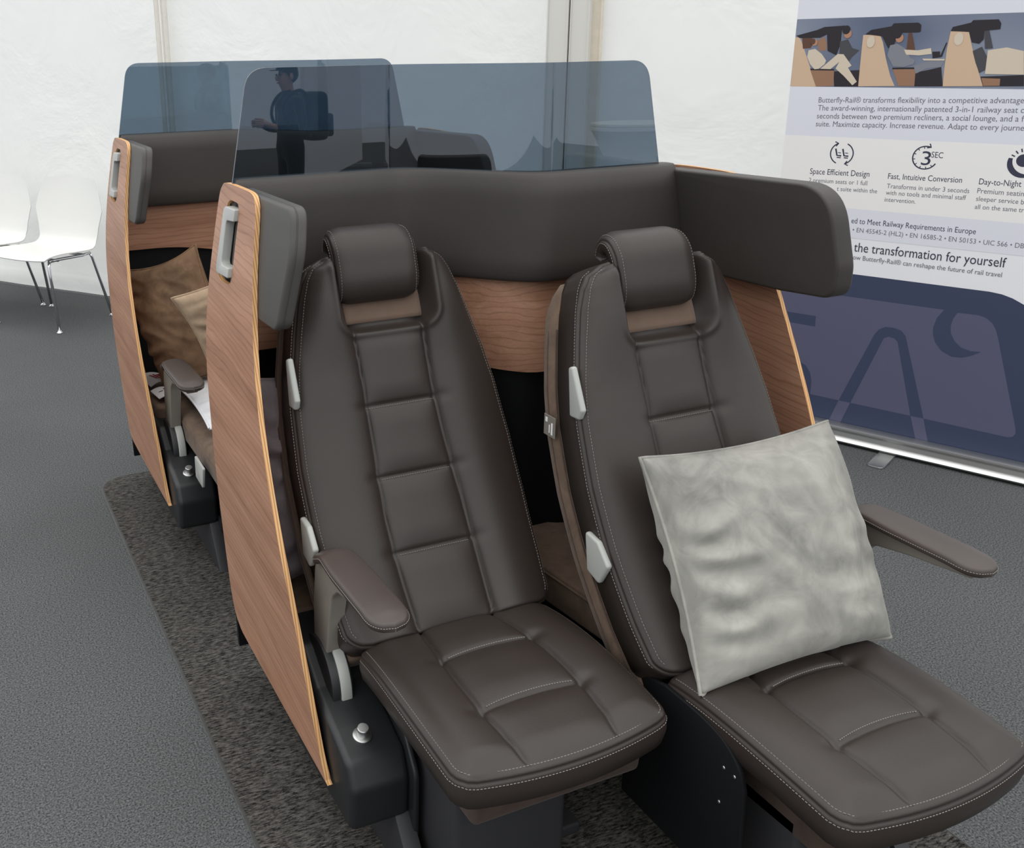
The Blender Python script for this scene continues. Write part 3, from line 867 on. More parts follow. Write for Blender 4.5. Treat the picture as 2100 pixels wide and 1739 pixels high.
# ------------------------------------------------------------------ pillows
def pillow(name, c, ax, ay, w, h, t, mat, label, cat, seed, wr=0.006, group=None, sag=0.0, n=72, ears=0.075, pipe=None):
    """cushion filled to the seams; ax, ay = directions of its width and height"""
    ax = Vector(ax).normalized(); ay = Vector(ay); ay = (ay - ax * ay.dot(ax)).normalized(); az = ax.cross(ay); c = Vector(c)
    V = []; Fc = []
    def pt(u, v, s):
        e = ears
        x = w / 2 * u * (1 - e * (1 - v * v) * abs(u) ** 3); y = h / 2 * v * (1 - e * (1 - u * u) * abs(v) ** 3)
        k = max(0.0, (1 - u * u) * (1 - v * v))
        z = t / 2 * k ** 0.42
        m = min(1, k * 2.2)
        q = Vector((u * 1.4 + seed, v * 1.4, s * 3.0))
        f = noise.noise(q * 1.2) * 1.2 + .32 * (1 - 3.0 * abs(noise.noise(Vector((u * 1.3 + seed, v * 4.0 + u * 1.5, s))))) + .15 * noise.noise(Vector((u * 6 + seed, v * 7, s)))
        ed = math.exp(-((1 - abs(u)) / .42) ** 2)
        ed *= 1.0 if u < 0 else .3
        f += ed * 2.4 * math.sin(v * 21 + 3 * noise.noise(Vector((v * 3, u * 2, seed)))) * (0.4 + noise.noise(Vector((v * 2.2, seed, 4))))
        edv = math.exp(-((1 - abs(v)) / .22) ** 2)
        f += edv * 0.5 * math.sin(u * 15 + 3 * noise.noise(Vector((u * 3, v * 2, seed + 7)))) * (0.3 + noise.noise(Vector((u * 2.2, seed, 9))))
        z += wr * f * m
        d = sag * ((u * u) * .6 + .0)
        return c + ax * x + ay * y + az * (s * z - d)
    g = [[-1 + 2 * i / n, -1 + 2 * j / n] for j in range(n + 1) for i in range(n + 1)]
    for s in (1, -1):
        o = len(V)
        V += [pt(math.sin(u * math.pi / 2) * .3 + u * .7, math.sin(v * math.pi / 2) * .3 + v * .7, s) for u, v in g]
        for j in range(n):
            for i in range(n):
                q = (o + j * (n + 1) + i, o + j * (n + 1) + i + 1, o + (j + 1) * (n + 1) + i + 1, o + (j + 1) * (n + 1) + i)
                Fc.append(q if s > 0 else q[::-1])
    bm = bmesh.new(); vs = [bm.verts.new(p) for p in V]
    for f in Fc: bm.faces.new([vs[i] for i in f])
    bmesh.ops.remove_doubles(bm, verts=bm.verts[:], dist=1e-5)
    o = from_bm(name, bm, mat, None, True)
    off = c.copy()
    o.data.transform(Matrix.Translation(-off)); o.location = off
    tag(o, label, cat, group)
    edge = [pt(u, v, 1) for u, v in [(-1 + 2 * i / 40, -1) for i in range(40)] + [(1, -1 + 2 * i / 40) for i in range(40)] + [(1 - 2 * i / 40, 1) for i in range(40)] + [(-1, 1 - 2 * i / 40) for i in range(40)]]
    bm = tube(edge + edge[:1], 0.0042, 6, False)
    from_bm('seam', bm, mat, o, True)
    return o

# ------------------------------------------------------------------ mattress behind the front recliners, bed of the rear row
mt = round_poly([(.605, 2.19), (.605, 1.845), (1.225, 1.835), (1.255, 1.54), (1.715, 1.53), (1.715, 1.95), (1.40, 1.955), (1.06, 2.19)], [.02, .02, .01, .02, .02, .02, .1, .1], 6)
m_ = empty('mattress', (1.16, 1.85, .41), 'brown suede mattress lying behind the two front recliners', 'mattress')
from_bm('cover', prism_bm(mt, 'z', .315, .405, .018, 4), SUEDE, m_, angle=50)
bm = tube([(x, y, .392) for x, y in mt + mt[:1]], .0035, 6, False); from_bm('piping', bm, SUEDE, m_, True)
from_bm('slat_base', prism_bm([(.62, 2.17), (.62, 1.87), (1.24, 1.87), (1.28, 1.56), (1.70, 1.56), (1.70, 1.92), (1.38, 1.92), (1.05, 2.17)], 'z', .10, .314), BLACK_MATT, m_)

bed = empty('flat_bed', (1.16, 3.0, 0), 'flat bed of the rear seat row with brown suede mattress and side console', 'bed')
def PB(u, v):
    a = -.50 + 1.0 * u; b = 1.02 * v; d = min(u * 1.0, (1 - u) * 1.0, v * 1.02, (1 - v) * 1.02)
    return (a, b, .012 * (1 - (1 - min(1, d / .08)) ** 2) + .006 * noise.noise(Vector((u * 6, v * 6, 2))))
mo, _, _, _ = cushion('mattress', PB, lambda a, b, c: (1.18 + a, 2.50 + b, .438 + c), 50, 50, [(.004, .002), (.010, .008), (.012, .02), (.013, .07), (.004, .082)], SUEDE, bed)
bm = tube([(.669, 2.50 + 1.02 * i / 20, .420) for i in range(21)], .003, 6); from_bm('piping', bm, SUEDE, mo, True)
ext = round_poly([(.612, 3.45), (.612, 3.20), (.69, 3.18), (.69, 3.45)], .02, 5)
from_bm('side_bolster', prism_bm(ext, 'z', .34, .435, .02, 4), SUEDE, bed, angle=50)
from_bm('slat_base', box_bm((.72, 2.52, .15), (1.66, 3.50, .352), .01), BLACK_MATT, bed, angle=40)
from_bm('pedestal', box_bm((.98, 2.75, .008), (1.30, 3.3, .152), .01), DARK_SHEET, bed, angle=40)
console(bed, PITCH_Y, -1)
bm = prism_bm(round_poly([(2.70, .40), (2.80, .405), (2.80, .335), (2.72, .33)], .006, 4), 'x', .640, .648, .002, 2)
lp = from_bm('latch_plate', bm, HANDLE, bed, angle=40); lp['label'] = 'small silver latch plate'

# ------------------------------------------------------------------ pillows
pillow('pillow', (1.418, 1.300, 0.642), (1, -0.02, 0.0), (0.0, 0.215, 0.385), .472, .442, .215, VELVET_GREY, 'square grey velvet pillow leaning on the backrest of the front recliner', 'pillow', 3.3, 0.010)
pillow('pillow', (.735, 3.29, .70), (.22, -.20, .10), (-.13, .07, 1.0), .33, .47, .17, VELVET_BROWN, 'large brown velvet pillow standing against the back of the rear bed', 'pillow', 6.1, 0.014, ears=.13)
pillow('pillow', (.875, 2.985, .765), (.93, -.10, .36), (-.42, .05, .9), .36, .33, .12, VELVET_TAN, 'tan velvet pillow leaning on the large brown pillow', 'pillow', 1.4, 0.006, ears=.12)
pillow('pillow', (.895, 3.06, .480), (1, .0, 0), (0, 1, 0.0), .40, .50, .045, LINEN, 'white linen pillow lying flat on the rear bed', 'pillow', 9.4, 0.006)
pillow('pillow', (.722, 2.00, .655), (1, .10, 0.0), (.02, .10, .50), .26, .49, .14, VELVET_PLUM, 'dark plum pillow standing behind the front recliner beside the wooden cheek', 'pillow', 4.7, 0.012)

# folded leaflets on the rear bed
def leaflet(pts, label, marks):
    o = empty('leaflet', pts[0], label, 'leaflet', 'white leaflets on the rear bed')
    p = [Vector(q) for q in pts]; nrm = (p[1] - p[0]).cross(p[3] - p[0]).normalized()
    if nrm.z < 0: nrm = -nrm
    n = 8; V = []; F = []
    for j in range(n + 1):
        for i in range(n + 1):
            u, v = i / n, j / n
            V.append(p[0].lerp(p[1], u).lerp(p[3].lerp(p[2], u), v) + nrm * (.012 * math.sin(math.pi * u) + .004))
    F = [(j * (n + 1) + i, j * (n + 1) + i + 1, (j + 1) * (n + 1) + i + 1, (j + 1) * (n + 1) + i) for j in range(n) for i in range(n)]
    k = len(V); V += [v - nrm * .002 for v in V]
    F += [tuple(q + k for q in f[::-1]) for f in F]
    link('sheet', V, F, PAPER, o, True)
    for (u0, v0, u1, v1, m) in marks:
        q = lambda u, v: p[0].lerp(p[1], u).lerp(p[3].lerp(p[2], u), v) + nrm * (.012 * math.sin(math.pi * u) + .0062)
        w = (q(u1, v1) - q(u0, v0)); s = w.cross(nrm).normalized() * .0022
        link('printed_mark', [q(u0, v0) - s, q(u0, v0) + s, q(u1, v1) + s, q(u1, v1) - s], [(0, 1, 2, 3)], m, o)
    return o
leaflet([(.612, 3.49, .455), (.690, 3.43, .470), (.700, 3.33, .470), (.630, 3.36, .452)], 'white leaflet with a red mark between the cheek and the brown pillow', [(.35, .3, .5, .7, INK_RED), (.5, .3, .62, .72, INK_RED), (.62, .35, .78, .55, INK_RED), (.72, .25, .8, .7, INK_RED)])
leaflet([(.618, 3.315, .452), (.690, 3.29, .458), (.700, 3.20, .456), (.630, 3.225, .450)], 'white leaflet with dark marks lying by the armrest of the rear bed', [(.2, .5, .4, .5, INK_DARK), (.5, .3, .6, .7, INK_DARK), (.6, .5, .75, .35, INK_DARK)])

# small woven tag sewn to the suede behind the pillow recliner
# ------------------------------------------------------------------ white stacking chairs by the wall
def white_chair(O, label):
    root = empty('stacking_chair', O, label, 'chair', 'white stacking chairs along the fabric wall')
    lx, fy = Vector((-.6112, .7915, 0)), Vector((-.7915, -.6112, 0))
    T = lambda x, y, z: Vector(O) + lx * x + fy * y + Vector((0, 0, z))
    prof = smooth_poly([(.205, .424), (.180, .440), (.10, .447), (0, .440), (-.12, .432), (-.185, .440), (-.222, .480), (-.236, .56), (-.250, .66), (-.268, .76), (-.285, .850)], 6)
    hw = [.225, .245, .262, .262, .256, .245, .238, .252, .278, .250, .205]
    hw = np.interp(np.linspace(0, 10, len(prof)), range(11), hw)
    n = 22; V = []
    for s in (0, 1):
        for (y, z), w in zip(prof, hw):
            k = (y, z)
            for i in range(n + 1):
                q = 2 * i / n - 1
                dish = .016 * q * q
                i0 = prof.index((y, z)); p0 = prof[max(0, i0 - 1)]; p1 = prof[min(len(prof) - 1, i0 + 1)]
                ty, tz = p1[0] - p0[0], p1[1] - p0[1]; L = math.hypot(ty, tz); ny, nz = tz / L, -ty / L
                c = dish - (.007 if s else 0)
                V.append(T(w * q, y + ny * c, z + nz * c))
    m = len(prof); F = []
    for s in (0, 1):
        o = s * m * (n + 1)
        for j in range(m - 1):
            for i in range(n):
                f = (o + j * (n + 1) + i, o + j * (n + 1) + i + 1, o + (j + 1) * (n + 1) + i + 1, o + (j + 1) * (n + 1) + i); F.append(f if s else f[::-1])
    k = m * (n + 1)
    for j in range(m - 1):
        for i in (0, n): F.append((j * (n + 1) + i, (j + 1) * (n + 1) + i, k + (j + 1) * (n + 1) + i, k + j * (n + 1) + i))
    for i in range(n):
        for j in (0, m - 1): F.append((j * (n + 1) + i, j * (n + 1) + i + 1, k + j * (n + 1) + i + 1, k + j * (n + 1) + i))
    bm = bmesh.new(); vs = [bm.verts.new(v) for v in V]
    for f in F: bm.faces.new([vs[i] for i in f])
    from_bm('seat_shell', bm, SHELL_WHITE, root, angle=50)
    bm = bmesh.new()
    for s in (-1, 1):
        tube([T(s * .215, .170, .424), T(s * .220, .09, .425), T(s * .220, -.10, .415), T(s * .215, -.165, .418)], .009, 10, True, bm)
    for y in (.10, -.10): tube([T(-.22, y, .419), T(.22, y, .419)], .008, 8, True, bm)
    from_bm('frame', bm, CHROME, root, True)
    for sx in (-1, 1):
        for top, foot in (((.215, .165, .424), (.262, .185, .012)), ((.215, -.165, .418), (.262, -.265, .012))):
            bm = tube([T(sx * top[0], top[1], top[2]), T(sx * (top[0] + .006), top[1] + (.012 if top[1] > 0 else -.014), top[2] - .03), T(sx * foot[0], foot[1], foot[2])], .009, 12)
            lg = from_bm('leg', bm, CHROME, root, True)
            bm = lathe([(.017, 0), (.018, .005), (.012, .012), (.010, .018)], T(sx * foot[0], foot[1], 0.0), 16)
            from_bm('foot', bm, CHROME, lg, angle=40)
    return root
C1 = Vector((.582, 6.23, 0))
white_chair(C1, 'white plastic chair on chrome legs, nearest the wooden seat shell')
white_chair(C1 - Vector((.6112, -.7915, 0)) * .60, 'white plastic chair cut off by the left edge of the photo')
# ------------------------------------------------------------------ roll-up banner
BP, BD = Vector((3.33643, 2.75552, 0)), Vector((0.412899, -0.910777, 0))
BN = Vector((BD.y, -BD.x, 0))
def bpt(a, z, off=0.0): return BP + BD * a + BN * off + Vector((0, 0, z))
BA0, BA1, BTOP = -.348, .690, 2.02
ban = empty('banner_stand', bpt(.17, 0), 'tall roll-up advertising banner with blue lower part on an aluminium base', 'banner')
INK = {k: base_mat('print_' + k, v, 0.55, spec=0.3) for k, v in dict(
    lilac=lin(221, 222, 230), pale=lin(236, 234, 232), blue=lin(60, 68, 92), bluelt=lin(88, 89, 112), grey=lin(112, 112, 120), navy=lin(58, 60, 78),
    cream=lin(205, 176, 148), creamlt=lin(208, 194, 174), tan=lin(150, 114, 90), brown=lin(96, 68, 54), dark=lin(44, 40, 44), greylt=lin(128, 130, 138),
    skin=lin(176, 130, 104), white=lin(234, 234, 237)).items()}
INK['dkgrey'] = base_mat('print_dark_grey', lin(72, 72, 76), 0.55, spec=0.3)
sky = base_mat('print_evening_sky', lin(120, 128, 145), 0.55, spec=0.3)
k_ = N(sky); k_.color(k_.ramp(k_.noise(1.6, 2, .5), [(.35, lin(92, 102, 124)), (.65, lin(140, 147, 162))]))
INK['skyblue'] = sky
def flat(name, polys, mat, off, parent):
    bm = bmesh.new()
    for p in polys:
        vs = [bm.verts.new(bpt(a, z, off)) for a, z in p]
        if len(vs) > 4:
            es = [bm.edges.new((vs[i], vs[(i + 1) % len(vs)])) for i in range(len(vs))]
            bmesh.ops.triangle_fill(bm, edges=es, use_beauty=True)
        else: bm.faces.new(vs)
    for f in bm.faces:
        f.normal_update()
        if f.normal.dot(BN) < 0: f.normal_flip()
    me = bpy.data.meshes.new(name)
    L = parent.matrix_world.translation if False else None
    bm.verts.ensure_lookup_table()
    for i, v in enumerate(bm.verts): v.index = i
    V = [tuple(v.co) for v in bm.verts]; F = [[v.index for v in f.verts] for f in bm.faces]; bm.free()
    return link(name, V, F, mat, parent, False)
def rect(a0, a1, z0, z1): return [(a0, z0), (a1, z0), (a1, z1), (a0, z1)]
# vinyl sheet
bm = bmesh.new(); t = bmesh.new(); bmesh.ops.create_cube(t, size=1)
for v in t.verts: v.co = bpt(BA0 + (v.co.x + .5) * (BA1 - BA0), .05 + (v.co.z + .5) * (BTOP - .05), -.0010 + v.co.y * .0010)
merge(bm, t); sheet = from_bm('vinyl_sheet', bm, INK['white'], ban)
zb = 1e-4
flat('printed_field', [rect(BA0, BA1, 1.668, BTOP - .02), rect(BA0, BA1, 1.229, 1.419)], INK['lilac'], .0002, sheet)
flat('printed_field', [rect(BA0, BA1, .957, 1.229)], INK['pale'], .0002, sheet)
flat('printed_field', [rect(BA0, BA1, .842, .957)], INK['lilac'], .0002, sheet)
flat('printed_field', [[(BA0, .05), (BA1, .05), (BA1, .52), (.66, .58), (.61, .633), (.553, .667), (.515, .685), (.480, .695), (.440, .699), (BA0, .700)]], INK['blue'], .0002, sheet)
PICT=[
 ('skyblue',[(-0.3452, 1.6678), (0.4028, 1.6813), (0.4403, 1.4266), (-0.3467, 1.4168)]),
 ('cream',[(-0.3497, 1.6053), (-0.3299, 1.6022), (-0.3159, 1.5747), (-0.2941, 1.5252), (-0.2649, 1.4593), (-0.2467, 1.4181), (-0.3467, 1.4168)]),
 ('brown',[(-0.3219, 1.6048), (-0.2832, 1.6013), (-0.2781, 1.5796), (-0.2845, 1.5633), (-0.3145, 1.561)]),
 ('dark',[(-0.3447, 1.6106), (-0.2674, 1.6306), (-0.2416, 1.6407), (-0.168, 1.6441), (-0.156, 1.6307), (-0.2078, 1.6239), (-0.2533, 1.6008), (-0.3298, 1.6011)]),
 ('dark',[(-0.2315, 1.6218), (-0.1773, 1.6338), (-0.1761, 1.5781), (-0.1871, 1.5354), (-0.221, 1.5518)]),
 ('tan',[(-0.2629, 1.5901), (-0.2376, 1.6048), (-0.2267, 1.5788), (-0.2266, 1.5546), (-0.2533, 1.5521)]),
 ('grey',[(-0.1797, 1.5861), (-0.1517, 1.5936), (-0.1324, 1.5615), (-0.1056, 1.5533), (-0.1286, 1.5296), (-0.1418, 1.5083), (-0.1753, 1.5245)]),
 ('dark',[(-0.191, 1.476), (-0.097, 1.4815), (-0.0925, 1.421), (-0.182, 1.4199)]),
 ('tan',[(-0.2786, 1.484), (-0.1891, 1.4825), (-0.1848, 1.4216), (-0.2496, 1.4191)]),
 ('dark',[(-0.2789, 1.4867), (-0.1894, 1.4852), (-0.1887, 1.4792), (-0.2754, 1.4801)]),
 ('creamlt',[(-0.2405, 1.4857), (-0.2161, 1.5085), (-0.1824, 1.5407), (-0.1612, 1.5394), (-0.1275, 1.4976), (-0.1396, 1.4895), (-0.1023, 1.4387), (-0.1164, 1.4251), (-0.152, 1.4599), (-0.1842, 1.4868), (-0.1737, 1.5111), (-0.2027, 1.4846)]),
 ('creamlt',[(-0.2918, 1.5553), (-0.2678, 1.5604), (-0.2413, 1.5412), (-0.2224, 1.5167), (-0.2263, 1.5031), (-0.246, 1.4857), (-0.2622, 1.484), (-0.2807, 1.5032), (-0.2947, 1.5307)]),
 ('cream',[(-0.0993, 1.6084), (-0.0411, 1.6083), (-0.0277, 1.5811), (-0.0107, 1.5236), (0.0121, 1.4608), (0.0316, 1.4241), (-0.0951, 1.4215), (-0.097, 1.4815), (-0.0988, 1.5611)]),
 ('brown',[(0.0543, 1.6129), (0.0664, 1.6127), (0.0849, 1.5512), (0.0552, 1.549)]),
 ('dark',[(-0.0919, 1.6109), (-0.0734, 1.6261), (-0.0049, 1.6373), (0.0012, 1.6474), (0.0835, 1.6477), (0.0931, 1.6398), (0.0946, 1.6171), (0.0879, 1.6137), (0.0226, 1.6136), (0.009, 1.565), (-0.0077, 1.56), (-0.0328, 1.6019)]),
 ('dark',[(0.0918, 1.4715), (0.1772, 1.4922), (0.1909, 1.425), (0.098, 1.4239)]),
 ('tan',[(0.0163, 1.487), (0.0945, 1.4881), (0.0978, 1.4249), (0.044, 1.4243)]),
 ('dark',[(0.0159, 1.4901), (0.0941, 1.4912), (0.0949, 1.485), (0.0167, 1.4838)]),
 ('greylt',[(0.0861, 1.4973), (0.1368, 1.5126), (0.1839, 1.5124), (0.1771, 1.4932), (0.1306, 1.4871), (0.097, 1.469)]),
 ('greylt',[(-0.0015, 1.5703), (0.0225, 1.5751), (0.049, 1.5593), (0.0731, 1.5231), (0.0883, 1.5179), (0.0854, 1.5025), (0.0526, 1.4922), (0.0178, 1.4948), (-0.007, 1.534)]),
 ('creamlt',[(0.0472, 1.5542), (0.0936, 1.5511), (0.1355, 1.5583), (0.1406, 1.538), (0.1007, 1.5332), (0.0568, 1.5361)]),
 ('creamlt',[(0.1118, 1.5219), (0.1852, 1.52), (0.1835, 1.5149), (0.1174, 1.5152)]),
 ('dark',[(0.1684, 1.5302), (0.1821, 1.5778), (0.1851, 1.5757), (0.1748, 1.5276), (0.1449, 1.5227), (0.1419, 1.5456), (0.1662, 1.5468)]),
 ('grey',[(0.2934, 1.6248), (0.3099, 1.6171), (0.3296, 1.556), (0.3056, 1.5538)]),
 ('cream',[(0.1909, 1.615), (0.2482, 1.6122), (0.2599, 1.5765), (0.2861, 1.5021), (0.3167, 1.4275), (0.1909, 1.425), (0.188, 1.482), (0.1871, 1.5577)]),
 ('dark',[(0.1908, 1.616), (0.1958, 1.6297), (0.2507, 1.643), (0.2563, 1.6511), (0.3334, 1.6517), (0.3428, 1.638), (0.3425, 1.6188), (0.31, 1.6162), (0.2951, 1.6126), (0.2975, 1.5857), (0.2853, 1.5712), (0.2622, 1.5765), (0.2493, 1.6112)]),
 ('grey',[(0.2686, 1.5468), (0.2957, 1.5613), (0.319, 1.5217), (0.3157, 1.4823), (0.2992, 1.4723), (0.2831, 1.5071)]),
 ('dark',[(0.3054, 1.4599), (0.4346, 1.4655), (0.44, 1.429), (0.3168, 1.4265)]),
 ('tan',[(0.3084, 1.4549), (0.3663, 1.4528), (0.3675, 1.4291), (0.318, 1.4276)]),
 ('creamlt',[(0.3152, 1.5488), (0.3708, 1.5579), (0.4228, 1.5452), (0.4344, 1.4669), (0.3177, 1.4684)]),
]
DOTS=[
 ('skin',(-0.2715, 1.5838),0.0109),
 ('brown',(-0.279, 1.5877),0.0098),
 ('skin',(-0.1541, 1.6137),0.0136),
 ('dark',(-0.161, 1.6282),0.0141),
 ('skin',(0.0275, 1.5946),0.0132),
 ('dark',(0.0191, 1.6101),0.0147),
 ('creamlt',(-0.0698, 1.5833),0.0142),
 ('creamlt',(0.2197, 1.5886),0.0146),
]
LOGO=[
 ('bluelt',[(-0.3064, 0.6048), (-0.0701, 0.6067), (0.3052, 0.6079), (0.3495, 0.6039), (0.4159, 0.606), (0.4425, 0.5999), (0.4658, 0.5833), (0.4808, 0.5593), (0.4923, 0.5279), (0.5953, 0.1983), (0.5969, 0.1813), (0.5905, 0.168), (0.5752, 0.1617), (0.2925, 0.1664), (-0.0228, 0.1695), (-0.1418, 0.1711), (-0.2623, 0.1734)]),
 ('blue',[(-0.2964, 0.507), (-0.1493, 0.5071), (-0.1473, 0.4622), (-0.292, 0.464)]),
 ('blue',[(-0.2747, 0.295), (-0.2008, 0.3067), (-0.1666, 0.2912), (-0.1459, 0.2635), (-0.1367, 0.227), (-0.1358, 0.1705), (-0.2623, 0.1734)]),
 ('blue',[(-0.0228, 0.1695), (0.0771, 0.4688), (0.0903, 0.4922), (0.1124, 0.5069), (0.141, 0.509), (0.1704, 0.5024), (0.1884, 0.4832), (0.2925, 0.1664), (0.2459, 0.1666), (0.1634, 0.4549), (0.1504, 0.4673), (0.129, 0.4705), (0.1128, 0.4604), (0.0224, 0.1686)]),
 ('bluelt',[(-0.0228, 0.1695), (0.0224, 0.1686), (-0.0062, 0.0742), (-0.0505, 0.0748)]),
 ('bluelt',[(0.2459, 0.1666), (0.2925, 0.1664), (0.3216, 0.0692), (0.2776, 0.0699)]),
 ('blue',[(0.306, 0.6091), (0.2853, 0.5731), (0.278, 0.5344), (0.2807, 0.506), (0.2931, 0.4764), (0.3167, 0.4489), (0.3533, 0.4329), (0.387, 0.4355), (0.4186, 0.4504), (0.4454, 0.4694), (0.4117, 0.4657), (0.3793, 0.4737), (0.3546, 0.4948), (0.3387, 0.5223), (0.334, 0.5501), (0.3383, 0.5793), (0.3503, 0.6051)]),
]
TEXTS=[
 ('Butterfly-Rail® transforms flexibility into a competitive advantage',(-0.2336, 1.3584),(0.4476, 1.3713),'grey'),
 ('The award-winning, internationally patented 3-in-1 railway seat c',(-0.233, 1.3284),(0.4525, 1.3384),'grey'),
 ('seconds between two premium recliners, a social lounge, and a f',(-0.2334, 1.2976),(0.4568, 1.3088),'grey'),
 ('suite. Maximize capacity. Increase revenue. Adapt to every journe',(-0.234, 1.2672),(0.4614, 1.2781),'grey'),
 ('Space Efficient Design',(-0.2359, 1.0809),(-0.0158, 1.0845),'navy'),
 ('2 premium seats or 1 full',(-0.2369, 1.0483),(-0.0197, 1.0517),'grey'),
 ('t suite within the',(-0.1275, 1.0222),(0.0191, 1.024),'grey'),
 ('Fast, Intuitive Conversion',(0.0506, 1.082),(0.2979, 1.0852),'navy'),
 ('Transforms in under 3 seconds',(0.0509, 1.0466),(0.3261, 1.0499),'grey'),
 ('with no tools and minimal staff',(0.0504, 1.0216),(0.3193, 1.0244),'grey'),
 ('intervention.',(0.0495, 0.9952),(0.1565, 0.9964),'grey'),
 ('Day-to-Night',(0.3522, 1.0841),(0.482, 1.0848),'navy'),
 ('Premium seatin',(0.3511, 1.0525),(0.4946, 1.0525),'grey'),
 ('sleeper service b',(0.3514, 1.0245),(0.4988, 1.0245),'grey'),
 ('all on the same tr',(0.3513, 0.9953),(0.5029, 0.9965),'grey'),
 ('ed to Meet Railway Requirements in Europe',(-0.0593, 0.9007),(0.3673, 0.9033),'navy'),
 ('• EN 45545-2 (HL2) • EN 16585-2 • EN 50153 • UIC 566 • DB',(-0.051, 0.8668),(0.5216, 0.8695),'grey'),
 ('the transformation for yourself',(-0.0377, 0.7906),(0.4768, 0.7938),'navy'),
 ('how Butterfly-Rail® can reshape the future of rail travel',(-0.0481, 0.7588),(0.4699, 0.7573),'grey'),
 ('SEC',(0.1867, 1.1702),(0.2252, 1.1693),'navy'),
 ('3',(0.1555, 1.141),(0.1866, 1.1414),'navy'),
]
off = .0004
PICT[0] = ('skyblue', rect(BA0, BA1, 1.418, 1.672))
for m, p in PICT:
    p = [(max(a, BA0 + .0003), max(1.4182, min(z, 1.68))) for a, z in p]
    flat('printed_picture', [p], INK[{'grey': 'dkgrey'}.get(m, m)], off, sheet); off += .00006
for m, (a, z), r in DOTS:
    ry = r * (1.5 if m == 'creamlt' else 1.15)
    flat('printed_picture', [[(a + r * math.cos(q), z + ry * math.sin(q)) for q in [2 * math.pi * i / 20 for i in range(20)]]], INK[m], off, sheet); off += .00006
off = .0004
for m, p in LOGO:
    flat('printed_emblem', [[(max(a, BA0 + .001), z) for a, z in p]], INK[m], off, sheet); off += .0001
# icons
def ribbon(pts, w):
    P = [np.array(p) for p in pts]; L, Rr = [], []
    for i, p in enumerate(P):
        t = P[min(i + 1, len(P) - 1)] - P[max(i - 1, 0)]; t = t / np.linalg.norm(t); n = np.array((-t[1], t[0])) * w / 2
        L.append(tuple(p + n)); Rr.append(tuple(p - n))
    return [[L[i], L[i + 1], Rr[i + 1], Rr[i]] for i in range(len(P) - 1)]
def arc(c, r, a0, a1, n=28): return [(c[0] + r * math.cos(math.radians(a0 + (a1 - a0) * i / n)), c[1] + r * math.sin(math.radians(a0 + (a1 - a0) * i / n))) for i in range(n + 1)]
def arrow(p, ang, s):
    u = np.array((math.cos(math.radians(ang)), math.sin(math.radians(ang)))); v = np.array((-u[1], u[0])); p = np.array(p)
    return ribbon([tuple(p - u * s + v * s * .8), tuple(p), tuple(p - u * s - v * s * .8)], .0045)
ic = []
c1 = (-.125, 1.167); r1 = .0415
ic += ribbon(arc(c1, r1, 245, 112), .0045) + arrow(arc(c1, r1, 245, 112)[-1], 15, .011)
ic += ribbon(arc(c1, r1, 65, -70), .0045) + arrow(arc(c1, r1, 65, -70)[-1], 195, .011)
for dx in (-.020, .006):
    ic += ribbon([(c1[0] + dx - .004, c1[1] + .018), (c1[0] + dx + .003, c1[1] - .008), (c1[0] + dx + .019, c1[1] - .009)], .006)
    ic += ribbon([(c1[0] + dx + .003, c1[1] - .0155), (c1[0] + dx + .018, c1[1] - .0165)], .004) + ribbon([(c1[0] + dx + .006, c1[1] + .003), (c1[0] + dx + .017, c1[1] + .002)], .003)
flat('printed_icon', ic, INK['navy'], .0005, sheet); ic = []
c2 = (.167, 1.168); r2 = .0415
ic += ribbon(arc(c2, r2, 335, 48, 40)[::-1] if False else arc(c2, r2, -28, -292, 44), .0045) + arrow(arc(c2, r2, -28, -292, 44)[-1], -30, .011)
for q in range(100, 340, 30): ic += ribbon([(c2[0] + .033 * math.cos(math.radians(q)), c2[1] + .033 * math.sin(math.radians(q))), (c2[0] + .040 * math.cos(math.radians(q)), c2[1] + .040 * math.sin(math.radians(q)))], .003)
flat('printed_icon', ic, INK['navy'], .0005, sheet); ic = []
c3_ = (.476, 1.176)
for q in (80, 105, 130, 155): ic += ribbon([(c3_[0] + .03 * math.cos(math.radians(q)), c3_[1] + .03 * math.sin(math.radians(q))), (c3_[0] + .042 * math.cos(math.radians(q)), c3_[1] + .042 * math.sin(math.radians(q)))], .0045)
flat('printed_icon', ic, INK['navy'], .0005, sheet)
flat('printed_icon', [arc(c3_, .022, 0, 355, 30)], INK['navy'], .0005, sheet)
flat('printed_icon', [arc((.478, 1.166), .050, 160, 300, 24) + arc((.490, 1.176), .047, 288, 172, 24)], INK['navy'], .0006, sheet)
# lettering
def letters(s):
    cu = bpy.data.curves.new('lettering', 'FONT'); cu.body = s; cu.size = 1.0; cu.resolution_u = 3
    o = bpy.data.objects.new('lettering', cu); COL.objects.link(o)
    bpy.context.view_layer.update()
    dg = bpy.context.evaluated_depsgraph_get(); me = o.evaluated_get(dg).to_mesh()
    V = [(v.co.x, v.co.y) for v in me.vertices]; F = [tuple(p.vertices) for p in me.polygons]
    o.evaluated_get(dg).to_mesh_clear(); bpy.data.objects.remove(o); bpy.data.curves.remove(cu)
    return V, F
for s, (a0, z0), (a1, z1), m in TEXTS:
    V, F = letters(s)
    x0, x1 = min(v[0] for v in V), max(v[0] for v in V); k = (a1 - a0) / (x1 - x0)
    ky = k * (.85 if s == '3' else 1.28 if m == 'navy' else 1.14)
    W3 = [bpt(a0 + (x - x0) * k, z0 + (z1 - z0) * (x - x0) / (x1 - x0) + y * ky, .0005) for x, y in V]
    link('lettering', W3, [f for f in F], INK[m], sheet, False)
